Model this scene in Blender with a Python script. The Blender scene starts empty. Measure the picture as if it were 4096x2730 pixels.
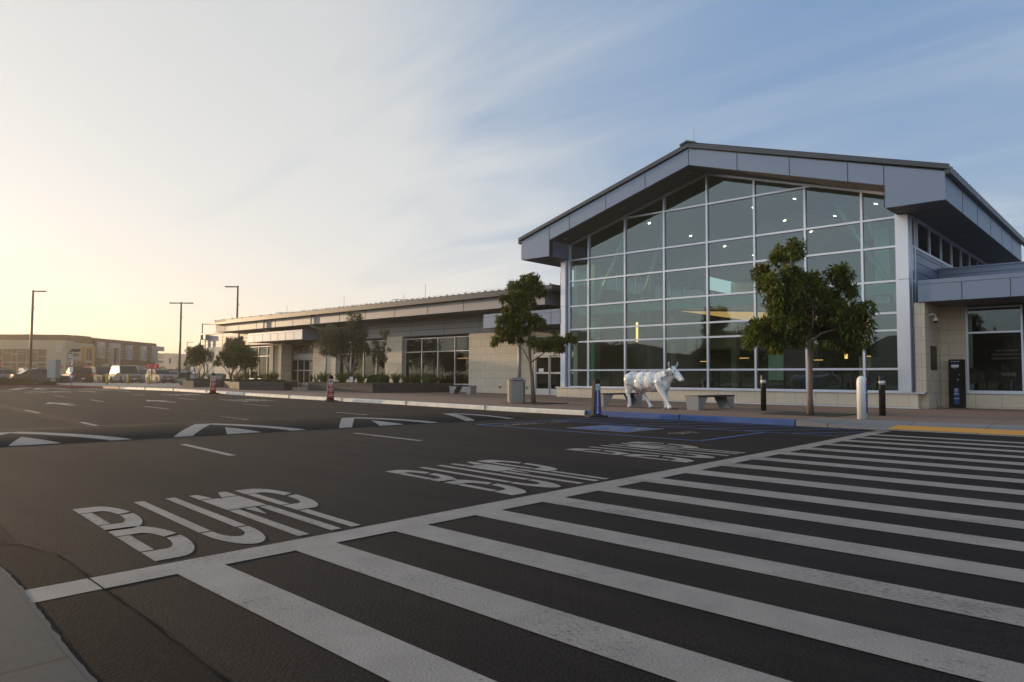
import bpy, bmesh, math, random
from mathutils import Vector, Matrix, Euler
from mathutils.bvhtree import BVHTree
R = math.radians
random.seed(7)
SC = bpy.context.scene
COL = SC.collection

# ------------------------------------------------------------------ camera
def make_camera():
    cd = bpy.data.cameras.new('camera'); co = bpy.data.objects.new('camera', cd); COL.objects.link(co)
    F, yaw, pitch, roll = 2871.14, -0.74181963, 0.05222609, 0.00627859
    f = Vector((math.sin(yaw)*math.cos(pitch), math.cos(yaw)*math.cos(pitch), math.sin(pitch)))
    r = Vector((math.cos(yaw), -math.sin(yaw), 0)); u = r.cross(f)
    c, s = math.cos(roll), math.sin(roll)
    r, u = r*c+u*s, u*c-r*s
    m = Matrix((r, u, -f)).transposed().to_4x4(); m.translation = Vector((0, 0, 1.10))
    co.matrix_world = m
    cd.sensor_width = 36.0; cd.lens = F/4096*36.0; cd.clip_start = .05; cd.clip_end = 6000
    SC.camera = co
make_camera()

# ------------------------------------------------------------------ light
SUN_AZ, SUN_EL = R(-99.0), R(5.0)        # azimuth from +Y towards +X
SD = Vector((math.sin(SUN_AZ)*math.cos(SUN_EL), math.cos(SUN_AZ)*math.cos(SUN_EL), math.sin(SUN_EL)))
world = bpy.data.worlds.new('World'); SC.world = world; world.use_nodes = True
def build_world():
    nt = world.node_tree; nt.nodes.clear(); L = nt.links.new
    def N(t, **k):
        n = nt.nodes.new(t)
        for a, b in k.items(): setattr(n, a, b)
        return n
    def M(op, a, b=None, clamp=False):
        n = N('ShaderNodeMath', operation=op, use_clamp=clamp)
        for i, v in enumerate((a, b)):
            if v is None: continue
            if isinstance(v, (int, float)): n.inputs[i].default_value = v
            else: L(v, n.inputs[i])
        return n.outputs[0]
    def mix(fac, a, b):
        n = N('ShaderNodeMix', data_type='RGBA')
        for i, v in ((0, fac), (6, a), (7, b)):
            if isinstance(v, (int, float)): n.inputs[i].default_value = v
            elif isinstance(v, tuple): n.inputs[i].default_value = (*v, 1)
            else: L(v, n.inputs[i])
        return n.outputs[2]
    tc = N('ShaderNodeTexCoord'); nrm = N('ShaderNodeVectorMath', operation='NORMALIZE'); L(tc.outputs['Generated'], nrm.inputs[0])
    D = nrm.outputs[0]
    sky = N('ShaderNodeTexSky', sky_type='NISHITA', sun_disc=False, sun_elevation=SUN_EL, sun_rotation=SUN_AZ,
            altitude=0, air_density=1.3, dust_density=1.6, ozone_density=1.6)
    L(D, sky.inputs[0])
    sc_ = N('ShaderNodeVectorMath', operation='SCALE'); L(sky.outputs[0], sc_.inputs[0]); sc_.inputs['Scale'].default_value = 0.105
    dot = N('ShaderNodeVectorMath', operation='DOT_PRODUCT'); L(D, dot.inputs[0]); dot.inputs[1].default_value = SD
    sep = N('ShaderNodeSeparateXYZ'); L(D, sep.inputs[0]); z = sep.outputs[2]
    c = M('MAXIMUM', dot.outputs['Value'], 0.0)
    # aureole of the veiled sun: wide, medium
    g1 = M('POWER', c, 2.6); g2 = M('POWER', c, 9.0)
    zc = M('MAXIMUM', z, 0.0)
    low = M('POWER', M('SUBTRACT', 1.0, M('MINIMUM', zc, 1.0)), 14.0)
    # thin cirrus: noise on a high flat layer
    zz = M('ADD', zc, 0.12)
    px = M('DIVIDE', sep.outputs[0], zz); py = M('DIVIDE', sep.outputs[1], zz)
    comb = N('ShaderNodeCombineXYZ'); L(px, comb.inputs[0]); L(py, comb.inputs[1])
    mp = N('ShaderNodeMapping'); L(comb.outputs[0], mp.inputs[0]); mp.inputs['Rotation'].default_value = (0, 0, R(28)); mp.inputs['Scale'].default_value = (.55, 1.5, 1)
    n1 = N('ShaderNodeTexNoise'); L(mp.outputs[0], n1.inputs[0]); n1.inputs['Scale'].default_value = 1.25; n1.inputs['Detail'].default_value = 9; n1.inputs['Roughness'].default_value = .56; n1.inputs['Distortion'].default_value = .6
    n2 = N('ShaderNodeTexNoise'); L(comb.outputs[0], n2.inputs[0]); n2.inputs['Scale'].default_value = .45; n2.inputs['Detail'].default_value = 3
    cl = M('ADD', M('MULTIPLY', M('SUBTRACT', n1.outputs[0], .16), .74), M('MULTIPLY', n2.outputs[0], .32))
    cl = M('ADD', cl, M('MULTIPLY', M('MAXIMUM', M('MULTIPLY', sep.outputs[1], -1.0), 0.0), .25))  # extra cloud behind the camera, added to brighten the facade
    cl = M('ADD', cl, M('MULTIPLY', M('POWER', c, 2.0), .56))
    cl = M('ADD', cl, M('MULTIPLY', M('POWER', M('SUBTRACT', 1.0, M('MINIMUM', zc, 1.0)), 6.0), .34))
    mr = N('ShaderNodeMapRange', interpolation_type='SMOOTHSTEP'); L(cl, mr.inputs[0]); mr.inputs[1].default_value = .34; mr.inputs[2].default_value = .86
    cloud = M('MULTIPLY', mr.outputs[0], .92)
    # base colours: blue away from the sun, pale near it
    hz = M('POWER', M('SUBTRACT', 1.0, M('MINIMUM', zc, 1.0)), 4.0)
    blue = mix(hz, (.150, .268, .475), (.40, .53, .68))
    base = mix(.10, blue, sc_.outputs[0])
    white = mix(M('MULTIPLY', low, .7), (.77, .79, .79), (.93, .80, .54))
    white = mix(M('MULTIPLY', M('SUBTRACT', 1.0, M('POWER', c, .8)), .9, True), white, (.72, .78, .82))
    whc = N('ShaderNodeVectorMath', operation='SCALE'); L(white, whc.inputs[0]); L(M('ADD', M('ADD', .68, M('MULTIPLY', hz, .36)), M('MULTIPLY', g1, .02)), whc.inputs['Scale'])
    col = mix(cloud, base, whc.outputs[0])
    # warm dusk band at the horizon, stronger towards the sun
    gold = M('MULTIPLY', low, M('ADD', .10, M('MULTIPLY', g1, .55)), True)
    col = mix(gold, col, (.93, .70, .34))
    add = N('ShaderNodeVectorMath', operation='SCALE'); add.inputs[0].default_value = (1.0, .97, .90); L(M('MULTIPLY', g2, .12), add.inputs['Scale'])
    sm = N('ShaderNodeVectorMath', operation='ADD'); L(col, sm.inputs[0]); L(add.outputs[0], sm.inputs[1])
    sb = N('ShaderNodeVectorMath', operation='SCALE'); L(sm.outputs[0], sb.inputs[0])
    L(M('ADD', 1.0, M('MULTIPLY', M('MAXIMUM', M('MULTIPLY', sep.outputs[1], -1.0), 0.0), .85)), sb.inputs['Scale'])  # sky behind the camera brightened as added fill for facade and cow
    bg = N('ShaderNodeBackground'); L(sb.outputs[0], bg.inputs[0]); bg.inputs[1].default_value = 1.0
    out = N('ShaderNodeOutputWorld'); L(bg.outputs[0], out.inputs[0])
build_world()
sl = bpy.data.lights.new('sun', 'SUN'); sl.energy = 4.2; sl.angle = R(.9); sl.color = (1, .68, .38)
so = bpy.data.objects.new('sun', sl); COL.objects.link(so); so.rotation_euler = SD.to_track_quat('Z', 'Y').to_euler()
SC.view_settings.view_transform = 'Standard'; SC.view_settings.look = 'None'; SC.view_settings.exposure = .30; SC.view_settings.gamma = 1
SC.render.engine = 'CYCLES'
cy = SC.cycles; cy.use_denoising = True; cy.max_bounces = 8; cy.diffuse_bounces = 3; cy.glossy_bounces = 3; cy.transmission_bounces = 4; cy.transparent_max_bounces = 12; cy.volume_bounces = 0; cy.sample_clamp_indirect = 6; cy.caustics_reflective = False; cy.caustics_refractive = False
cy.volume_step_rate = 4

# ------------------------------------------------------------------ materials
MATS = {}
def mat(name, col, rough=.6, metal=0, spec=.5, noise=0, nscale=5, bump=0, bscale=60, emit=None, estr=0, island=0, coord='Object', detail=5, stretch=None, trans=0, coat=0):
    if name in MATS: return MATS[name]
    m = bpy.data.materials.new(name); m.use_nodes = True; nt = m.node_tree; b = nt.nodes['Principled BSDF']; L = nt.links.new
    b.inputs['Base Color'].default_value = (*col, 1); b.inputs['Roughness'].default_value = rough; b.inputs['Metallic'].default_value = metal
    b.inputs['Specular IOR Level'].default_value = spec; b.inputs['Coat Weight'].default_value = coat
    m.diffuse_color = (*col, 1)
    tc = nt.nodes.new('ShaderNodeTexCoord'); src = tc.outputs[coord]
    if stretch:
        mp = nt.nodes.new('ShaderNodeMapping'); L(src, mp.inputs[0]); mp.inputs['Scale'].default_value = stretch; src = mp.outputs[0]
    cur = None
    if noise:
        n = nt.nodes.new('ShaderNodeTexNoise'); L(src, n.inputs[0]); n.inputs['Scale'].default_value = nscale; n.inputs['Detail'].default_value = detail; n.inputs['Roughness'].default_value = .6
        mx = nt.nodes.new('ShaderNodeMix'); mx.data_type = 'RGBA'; L(n.outputs[0], mx.inputs[0])
        mx.inputs[6].default_value = (*[max(0, c*(1-noise)) for c in col], 1); mx.inputs[7].default_value = (*[min(1, c*(1+noise)) for c in col], 1)
        cur = mx.outputs[2]
    if island:
        g = nt.nodes.new('ShaderNodeNewGeometry'); hs = nt.nodes.new('ShaderNodeHueSaturation')
        mr = nt.nodes.new('ShaderNodeMapRange'); L(g.outputs['Random Per Island'], mr.inputs[0]); mr.inputs[3].default_value = 1-island; mr.inputs[4].default_value = 1+island
        L(mr.outputs[0], hs.inputs['Value']); 
        if cur: L(cur, hs.inputs['Color'])
        else: hs.inputs['Color'].default_value = (*col, 1)
        cur = hs.outputs[0]
    if cur: L(cur, b.inputs['Base Color'])
    if bump:
        n = nt.nodes.new('ShaderNodeTexNoise'); L(src, n.inputs[0]); n.inputs['Scale'].default_value = bscale; n.inputs['Detail'].default_value = 4
        bp = nt.nodes.new('ShaderNodeBump'); L(n.outputs[0], bp.inputs['Height']); bp.inputs['Strength'].default_value = bump; bp.inputs['Distance'].default_value = .02
        L(bp.outputs[0], b.inputs['Normal'])
    if emit: b.inputs['Emission Color'].default_value = (*emit, 1); b.inputs['Emission Strength'].default_value = estr
    if trans:
        out = nt.nodes['Material Output']; t = nt.nodes.new('ShaderNodeBsdfTranslucent'); ms = nt.nodes.new('ShaderNodeMixShader')
        if cur: L(cur, t.inputs[0])
        else: t.inputs[0].default_value = (*col, 1)
        ms.inputs[0].default_value = trans; L(b.outputs[0], ms.inputs[1]); L(t.outputs[0], ms.inputs[2]); L(ms.outputs[0], out.inputs[0])
    MATS[name] = m; return m
def asphalt_mat():
    m = bpy.data.materials.new('asphalt'); m.use_nodes = True; nt = m.node_tree; b = nt.nodes['Principled BSDF']; L = nt.links.new
    tc = nt.nodes.new('ShaderNodeTexCoord'); O = tc.outputs['Object']
    def noise(scale, det, st=None, rough=.6):
        n = nt.nodes.new('ShaderNodeTexNoise'); n.inputs['Scale'].default_value = scale; n.inputs['Detail'].default_value = det; n.inputs['Roughness'].default_value = rough
        if st:
            mp = nt.nodes.new('ShaderNodeMapping'); L(O, mp.inputs[0]); mp.inputs['Scale'].default_value = st; L(mp.outputs[0], n.inputs[0])
        else: L(O, n.inputs[0])
        return n.outputs[0]
    def ramp(v, a, b_, c0, c1):
        r = nt.nodes.new('ShaderNodeValToRGB'); L(v, r.inputs[0]); r.color_ramp.elements[0].position = a; r.color_ramp.elements[1].position = b_
        r.color_ramp.elements[0].color = (*c0, 1); r.color_ramp.elements[1].color = (*c1, 1); return r.outputs[0]
    def mul(a, b_, f=1):
        x = nt.nodes.new('ShaderNodeMix'); x.data_type = 'RGBA'; x.blend_type = 'MULTIPLY'; x.inputs[0].default_value = f; L(a, x.inputs[6]); L(b_, x.inputs[7]); return x.outputs[2]
    base = ramp(noise(140, 3), .36, .70, (.0045, .0037, .0031), (.0235, .0195, .0165))
    big = ramp(noise(.35, 5, (.35, 1.3, 1)), .3, .75, (.52, .52, .55), (1.75, 1.5, 1.32))
    mid = ramp(noise(1.8, 6, (.5, 1.6, 1)), .3, .7, (.72, .72, .73), (1.35, 1.30, 1.25))
    col = mul(mul(base, big), mid)
    col = mul(col, ramp(noise(1.0, 5, (.12, 2.6, 1)), .32, .68, (.74, .74, .75), (1.32, 1.27, 1.22)))
    speck = ramp(noise(38, 1), .79, .82, (0, 0, 0), (1, 1, 1))
    # worn wheel tracks along the lanes
    sp = nt.nodes.new('ShaderNodeSeparateXYZ'); L(O, sp.inputs[0])
    w = nt.nodes.new('ShaderNodeMath'); w.operation = 'SINE'; ml = nt.nodes.new('ShaderNodeMath'); ml.operation = 'MULTIPLY'; L(sp.outputs[1], ml.inputs[0]); ml.inputs[1].default_value = 3.4; L(ml.outputs[0], w.inputs[0])
    tr = ramp(w.outputs[0], 0, 1, (.94, .94, .94), (1.08, 1.07, 1.06)); col = mul(col, tr)
    mx = nt.nodes.new('ShaderNodeMix'); mx.data_type = 'RGBA'; L(speck, mx.inputs[0]); L(col, mx.inputs[6]); mx.inputs[7].default_value = (.10, .09, .075, 1)
    L(mx.outputs[2], b.inputs['Base Color']); b.inputs['Roughness'].default_value = .8; b.inputs['Specular IOR Level'].default_value = .16
    bp = nt.nodes.new('ShaderNodeBump'); L(noise(75, 3), bp.inputs['Height']); bp.inputs['Strength'].default_value = .55; bp.inputs['Distance'].default_value = .012; L(bp.outputs[0], b.inputs['Normal'])
    MATS['asphalt'] = m; return m
asphalt_mat()
def paint_mat(name, col, wear=.30, rough=.6):
    """road paint: worn through to the asphalt in specks and scuffs"""
    m = bpy.data.materials.new(name); m.use_nodes = True; nt = m.node_tree; b = nt.nodes['Principled BSDF']; L = nt.links.new
    tc = nt.nodes.new('ShaderNodeTexCoord'); O = tc.outputs['Object']
    n = nt.nodes.new('ShaderNodeTexNoise'); n.inputs['Scale'].default_value = 26; n.inputs['Detail'].default_value = 7; n.inputs['Roughness'].default_value = .72; mp = nt.nodes.new('ShaderNodeMapping'); L(O, mp.inputs[0]); mp.inputs['Scale'].default_value = (1, 1.5, 1); L(mp.outputs[0], n.inputs[0])
    n2 = nt.nodes.new('ShaderNodeTexNoise'); n2.inputs['Scale'].default_value = 1.1; n2.inputs['Detail'].default_value = 4; L(O, n2.inputs[0])
    a = nt.nodes.new('ShaderNodeMath'); a.operation = 'MULTIPLY_ADD'; L(n2.outputs[0], a.inputs[0]); a.inputs[1].default_value = .60; L(n.outputs[0], a.inputs[2])
    r = nt.nodes.new('ShaderNodeValToRGB'); L(a.outputs[0], r.inputs[0]); r.color_ramp.elements[0].position = .50+.4*wear; r.color_ramp.elements[1].position = .62+.4*wear
    d = tuple(c*.42+.01 for c in col); r.color_ramp.elements[0].color = (*d, 1); r.color_ramp.elements[1].color = (*col, 1)
    n3 = nt.nodes.new('ShaderNodeTexNoise'); n3.inputs['Scale'].default_value = 3.5; n3.inputs['Detail'].default_value = 6; L(O, n3.inputs[0])
    r3 = nt.nodes.new('ShaderNodeValToRGB'); L(n3.outputs[0], r3.inputs[0]); r3.color_ramp.elements[0].position = .3; r3.color_ramp.elements[1].position = .7; r3.color_ramp.elements[0].color = (.80, .79, .78, 1); r3.color_ramp.elements[1].color = (1.05, 1.04, 1.02, 1)
    x = nt.nodes.new('ShaderNodeMix'); x.data_type = 'RGBA'; x.blend_type = 'MULTIPLY'; x.inputs[0].default_value = 1; L(r.outputs[0], x.inputs[6]); L(r3.outputs[0], x.inputs[7]); L(x.outputs[2], b.inputs['Base Color'])
    b.inputs['Roughness'].default_value = rough; bp = nt.nodes.new('ShaderNodeBump'); n4 = nt.nodes.new('ShaderNodeTexNoise'); n4.inputs['Scale'].default_value = 75; n4.inputs['Detail'].default_value = 3; L(O, n4.inputs[0]); L(n4.outputs[0], bp.inputs['Height']); bp.inputs['Strength'].default_value = .4; bp.inputs['Distance'].default_value = .01; L(bp.outputs[0], b.inputs['Normal'])
    MATS[name] = m; return m
paint_mat('white_paint', (.285, .245, .205)); paint_mat('blue_paint', (.035, .10, .27), .34); paint_mat('kerb_white', (.76, .71, .61), .14); paint_mat('kerb_blue', (.03, .085, .27), .1); paint_mat('kerb_red', (.20, .05, .045), .15)
def brick_mat(name, c1, c2, mortar, bw, bh, msize=.012, bump=.3, axis='XZ', offset=.5, nz=.25, zoff=0):
    m = bpy.data.materials.new(name); m.use_nodes = True; nt = m.node_tree; b = nt.nodes['Principled BSDF']; L = nt.links.new
    tc = nt.nodes.new('ShaderNodeTexCoord'); g = nt.nodes.new('ShaderNodeNewGeometry'); sp = nt.nodes.new('ShaderNodeSeparateXYZ'); L(tc.outputs['Object'], sp.inputs[0])
    cb = nt.nodes.new('ShaderNodeCombineXYZ')
    if axis == 'XZ':
        # choose X or Y along the wall from the face normal
        sn = nt.nodes.new('ShaderNodeSeparateXYZ'); L(g.outputs['True Normal'], sn.inputs[0]); ab = nt.nodes.new('ShaderNodeMath'); ab.operation = 'ABSOLUTE'; L(sn.outputs[0], ab.inputs[0])
        gt = nt.nodes.new('ShaderNodeMath'); gt.operation = 'GREATER_THAN'; L(ab.outputs[0], gt.inputs[0]); gt.inputs[1].default_value = .7
        mx = nt.nodes.new('ShaderNodeMix'); L(gt.outputs[0], mx.inputs[0]); L(sp.outputs[0], mx.inputs[2]); L(sp.outputs[1], mx.inputs[3]); L(mx.outputs[0], cb.inputs[0]); zo = nt.nodes.new('ShaderNodeMath'); zo.operation = 'SUBTRACT'; L(sp.outputs[2], zo.inputs[0]); zo.inputs[1].default_value = zoff; L(zo.outputs[0], cb.inputs[1])
    else:
        L(sp.outputs[0], cb.inputs[0]); L(sp.outputs[1], cb.inputs[1])
    br = nt.nodes.new('ShaderNodeTexBrick'); L(cb.outputs[0], br.inputs[0]); br.inputs['Scale'].default_value = 1; br.inputs['Brick Width'].default_value = bw; br.inputs['Row Height'].default_value = bh; br.inputs['Mortar Size'].default_value = msize; br.inputs['Mortar Smooth'].default_value = .1; br.offset = offset
    br.inputs['Color1'].default_value = (*c1, 1); br.inputs['Color2'].default_value = (*c2, 1); br.inputs['Mortar'].default_value = (*mortar, 1)
    n = nt.nodes.new('ShaderNodeTexNoise'); L(tc.outputs['Object'], n.inputs[0]); n.inputs['Scale'].default_value = 9; n.inputs['Detail'].default_value = 8; n.inputs['Roughness'].default_value = .7
    r = nt.nodes.new('ShaderNodeValToRGB'); L(n.outputs[0], r.inputs[0]); r.color_ramp.elements[0].position = .3; r.color_ramp.elements[1].position = .7; r.color_ramp.elements[0].color = (1-nz, 1-nz, 1-nz, 1); r.color_ramp.elements[1].color = (1+nz*.5,)*3+(1,)
    x = nt.nodes.new('ShaderNodeMix'); x.data_type = 'RGBA'; x.blend_type = 'MULTIPLY'; x.inputs[0].default_value = 1; L(br.outputs[0], x.inputs[6]); L(r.outputs[0], x.inputs[7]); L(x.outputs[2], b.inputs['Base Color'])
    b.inputs['Roughness'].default_value = .8; bp = nt.nodes.new('ShaderNodeBump'); bp.inputs['Strength'].default_value = bump; bp.inputs['Distance'].default_value = .02
    iv = nt.nodes.new('ShaderNodeMath'); iv.operation = 'SUBTRACT'; iv.inputs[0].default_value = 1; L(br.outputs['Fac'], iv.inputs[1]); ad = nt.nodes.new('ShaderNodeMath'); ad.operation = 'MULTIPLY_ADD'; L(n.outputs[0], ad.inputs[0]); ad.inputs[1].default_value = .6; L(iv.outputs[0], ad.inputs[2]); L(ad.outputs[0], bp.inputs['Height']); L(bp.outputs[0], b.inputs['Normal'])
    MATS[name] = m; return m
brick_mat('limestone', (.64, .56, .435), (.60, .52, .40), (.36, .30, .20), .80, .465, .008, .15, nz=.10, zoff=.19)
brick_mat('planter_block', (.075, .064, .062), (.06, .052, .05), (.03, .026, .024), .40, .20, .012, .9, nz=.4)
brick_mat('pavement', (.22, .143, .098), (.205, .134, .093), (.07, .05, .04), 3.0, 3.0, .012, .2, axis='XY', offset=0, nz=.16)
brick_mat('concrete_pavement', (.21, .20, .185), (.20, .19, .178), (.07, .066, .06), 1.5, 1.5, .014, .2, axis='XY', offset=0, nz=.16)
def glass_mat(name, tint, refl=.13, rough=0.0, tp=1.0):
    m = bpy.data.materials.new(name); m.use_nodes = True; nt = m.node_tree; nt.nodes.remove(nt.nodes['Principled BSDF']); L = nt.links.new; out = nt.nodes['Material Output']
    t = nt.nodes.new('ShaderNodeBsdfTransparent'); t.inputs[0].default_value = (*tint, 1)
    g = nt.nodes.new('ShaderNodeBsdfGlossy'); g.inputs['Roughness'].default_value = rough; g.inputs[0].default_value = (.70, .88, .98, 1)  # reflections tinted blue here in place of a bluer sky behind
    tc = nt.nodes.new('ShaderNodeTexCoord'); n = nt.nodes.new('ShaderNodeTexNoise'); L(tc.outputs['Object'], n.inputs[0]); n.inputs['Scale'].default_value = .8; n.inputs['Detail'].default_value = 1
    bp = nt.nodes.new('ShaderNodeBump'); L(n.outputs[0], bp.inputs['Height']); bp.inputs['Strength'].default_value = .05; bp.inputs['Distance'].default_value = .05; L(bp.outputs[0], g.inputs['Normal'])
    fr = nt.nodes.new('ShaderNodeFresnel'); fr.inputs[0].default_value = 1.5
    ma = nt.nodes.new('ShaderNodeMath'); ma.operation = 'MULTIPLY_ADD'; L(fr.outputs[0], ma.inputs[0]); ma.inputs[1].default_value = .9; ma.inputs[2].default_value = refl
    ms = nt.nodes.new('ShaderNodeMixShader'); L(ma.outputs[0], ms.inputs[0]); L(t.outputs[0], ms.inputs[1]); L(g.outputs[0], ms.inputs[2]); L(ms.outputs[0], out.inputs[0])
    m.diffuse_color = (*tint, .3); MATS[name] = m; return m
glass_mat('hall_glass', (.53, .76, .63), .085); glass_mat('wing_glass', (.30, .33, .27), .03); glass_mat('car_glass', (.18, .22, .20), .10); glass_mat('clear_glass', (.86, .88, .84), .04)
# plain materials
mat('metal_panel', (.165, .212, .30), .42, .35, noise=.06, nscale=2.5)
mat('wing_panel', (.235, .245, .27), .5, .25, noise=.08, nscale=2)
mat('roof_metal', (.045, .057, .072), .45, .3, noise=.12, nscale=2)
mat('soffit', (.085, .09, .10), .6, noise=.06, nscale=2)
mat('joint', (.03, .033, .04), .7)
mat('alu_frame', (.60, .64, .72), .38, .5, noise=.05, nscale=6)
mat('white_frame', (.60, .60, .58), .45, .2, noise=.05, nscale=6)
mat('dark_metal', (.018, .018, .017), .42, .3, noise=.2, nscale=6)
mat('bronze', (.05, .035, .028), .45, .3)
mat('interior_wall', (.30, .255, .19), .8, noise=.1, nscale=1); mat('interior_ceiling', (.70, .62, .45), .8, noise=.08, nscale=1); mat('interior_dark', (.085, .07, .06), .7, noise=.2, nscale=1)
mat('ceiling_sky_tint', (.25, .31, .36), .7, noise=.08, nscale=1); mat('interior_floor', (.10, .09, .08), .35, noise=.1, nscale=2); mat('teal_steel', (.33, .47, .43), .5, noise=.1)
mat('lamp_warm', (1, .8, .5), emit=(1, .44, .15), estr=2.2); mat('lamp_white', (1, .95, .8), emit=(1, .86, .72), estr=11); mat('dim_glow', (.6, .5, .35), emit=(1, .42, .13), estr=.6)
mat('bench_metal', (.44, .45, .46), .35, .55, noise=.08, nscale=8); mat('steel', (.26, .25, .23), .33, .75, noise=.08, nscale=5); mat('galvanised', (.33, .34, .34), .5, .4, noise=.12, nscale=8)
mat('black_plastic', (.012, .012, .013), .75, spec=.2, noise=.3, nscale=20); mat('rubber', (.014, .014, .014), .85); mat('reflective', (.62, .62, .60), .3, .3)
mat('sign_blue', (.02, .045, .22), .45); mat('sign_white', (.72, .72, .70), .45); mat('sign_red', (.42, .022, .03), .45); mat('sign_green', (.03, .10, .07), .5)
mat('yellow_paint', (.62, .43, .05), .55, noise=.12, nscale=6, bump=.1, bscale=30); mat('tactile', (.55, .27, .045), .7, noise=.15, nscale=8)
mat('white_plastic', (.68, .68, .66), .4, noise=.06, nscale=6); mat('bark', (.13, .085, .06), .85, noise=.45, nscale=14, bump=.6, bscale=22, stretch=(1, 1, .3)); mat('bark_pale', (.17, .125, .10), .85, noise=.4, nscale=14, bump=.6, bscale=22, stretch=(1, 1, .3))
mat('leaf_broad', (.095, .132, .012), .36, spec=.5, island=.6, noise=.3, nscale=1.5, trans=.38); mat('leaf_tip_sunlit', (.17, .15, .02), .45, island=.4, trans=.35)
mat('leaf_dark', (.055, .090, .016), .5, island=.5, noise=.25, nscale=1.5, trans=.28); mat('leaf_olive', (.090, .098, .045), .55, island=.5, noise=.25, nscale=1.5, trans=.25)
mat('leaf_fern', (.085, .13, .018), .55, island=.5, trans=.3); mat('leaf_cover', (.04, .055, .018), .7, island=.5, trans=.15); mat('leaf_pink', (.22, .10, .09), .6, island=.4, trans=.3)
mat('soil', (.06, .042, .03), .95, noise=.4, nscale=6, bump=.6, bscale=30); mat('dry_ground', (.12, .10, .065), .95, noise=.35, nscale=.4)
mat('cow_white', (.78, .78, .77), .22, coat=.6, noise=.03, nscale=4); mat('cow_map', (.33, .36, .34), .4, noise=.5, nscale=30); mat('cow_pink', (.60, .42, .40), .35, noise=.1)
for n_, c_ in (('ink_black', (.02, .02, .03)), ('ink_red', (.42, .03, .03)), ('ink_orange', (.55, .11, .03)), ('ink_purple', (.10, .03, .22)), ('ink_blue', (.03, .08, .30)), ('ink_green', (.03, .16, .08)), ('ink_olive', (.22, .20, .07)), ('ink_maroon', (.17, .02, .05))): mat(n_, tuple(v*.8+(.06 if n_ == 'ink_black' else .0) for v in c_), .35)
mat('hotel_cream', (.36, .30, .21), .85, noise=.06, nscale=.4); mat('hotel_brown', (.035, .019, .010), .85, noise=.08, nscale=.4); mat('hotel_orange', (.45, .21, .05), .8); mat('hotel_glass', (.03, .018, .010), .6); mat('hotel_white', (.42, .40, .37), .7)
mat('hill_grass', (.16, .12, .06), .95, noise=.4, nscale=.02)

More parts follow.
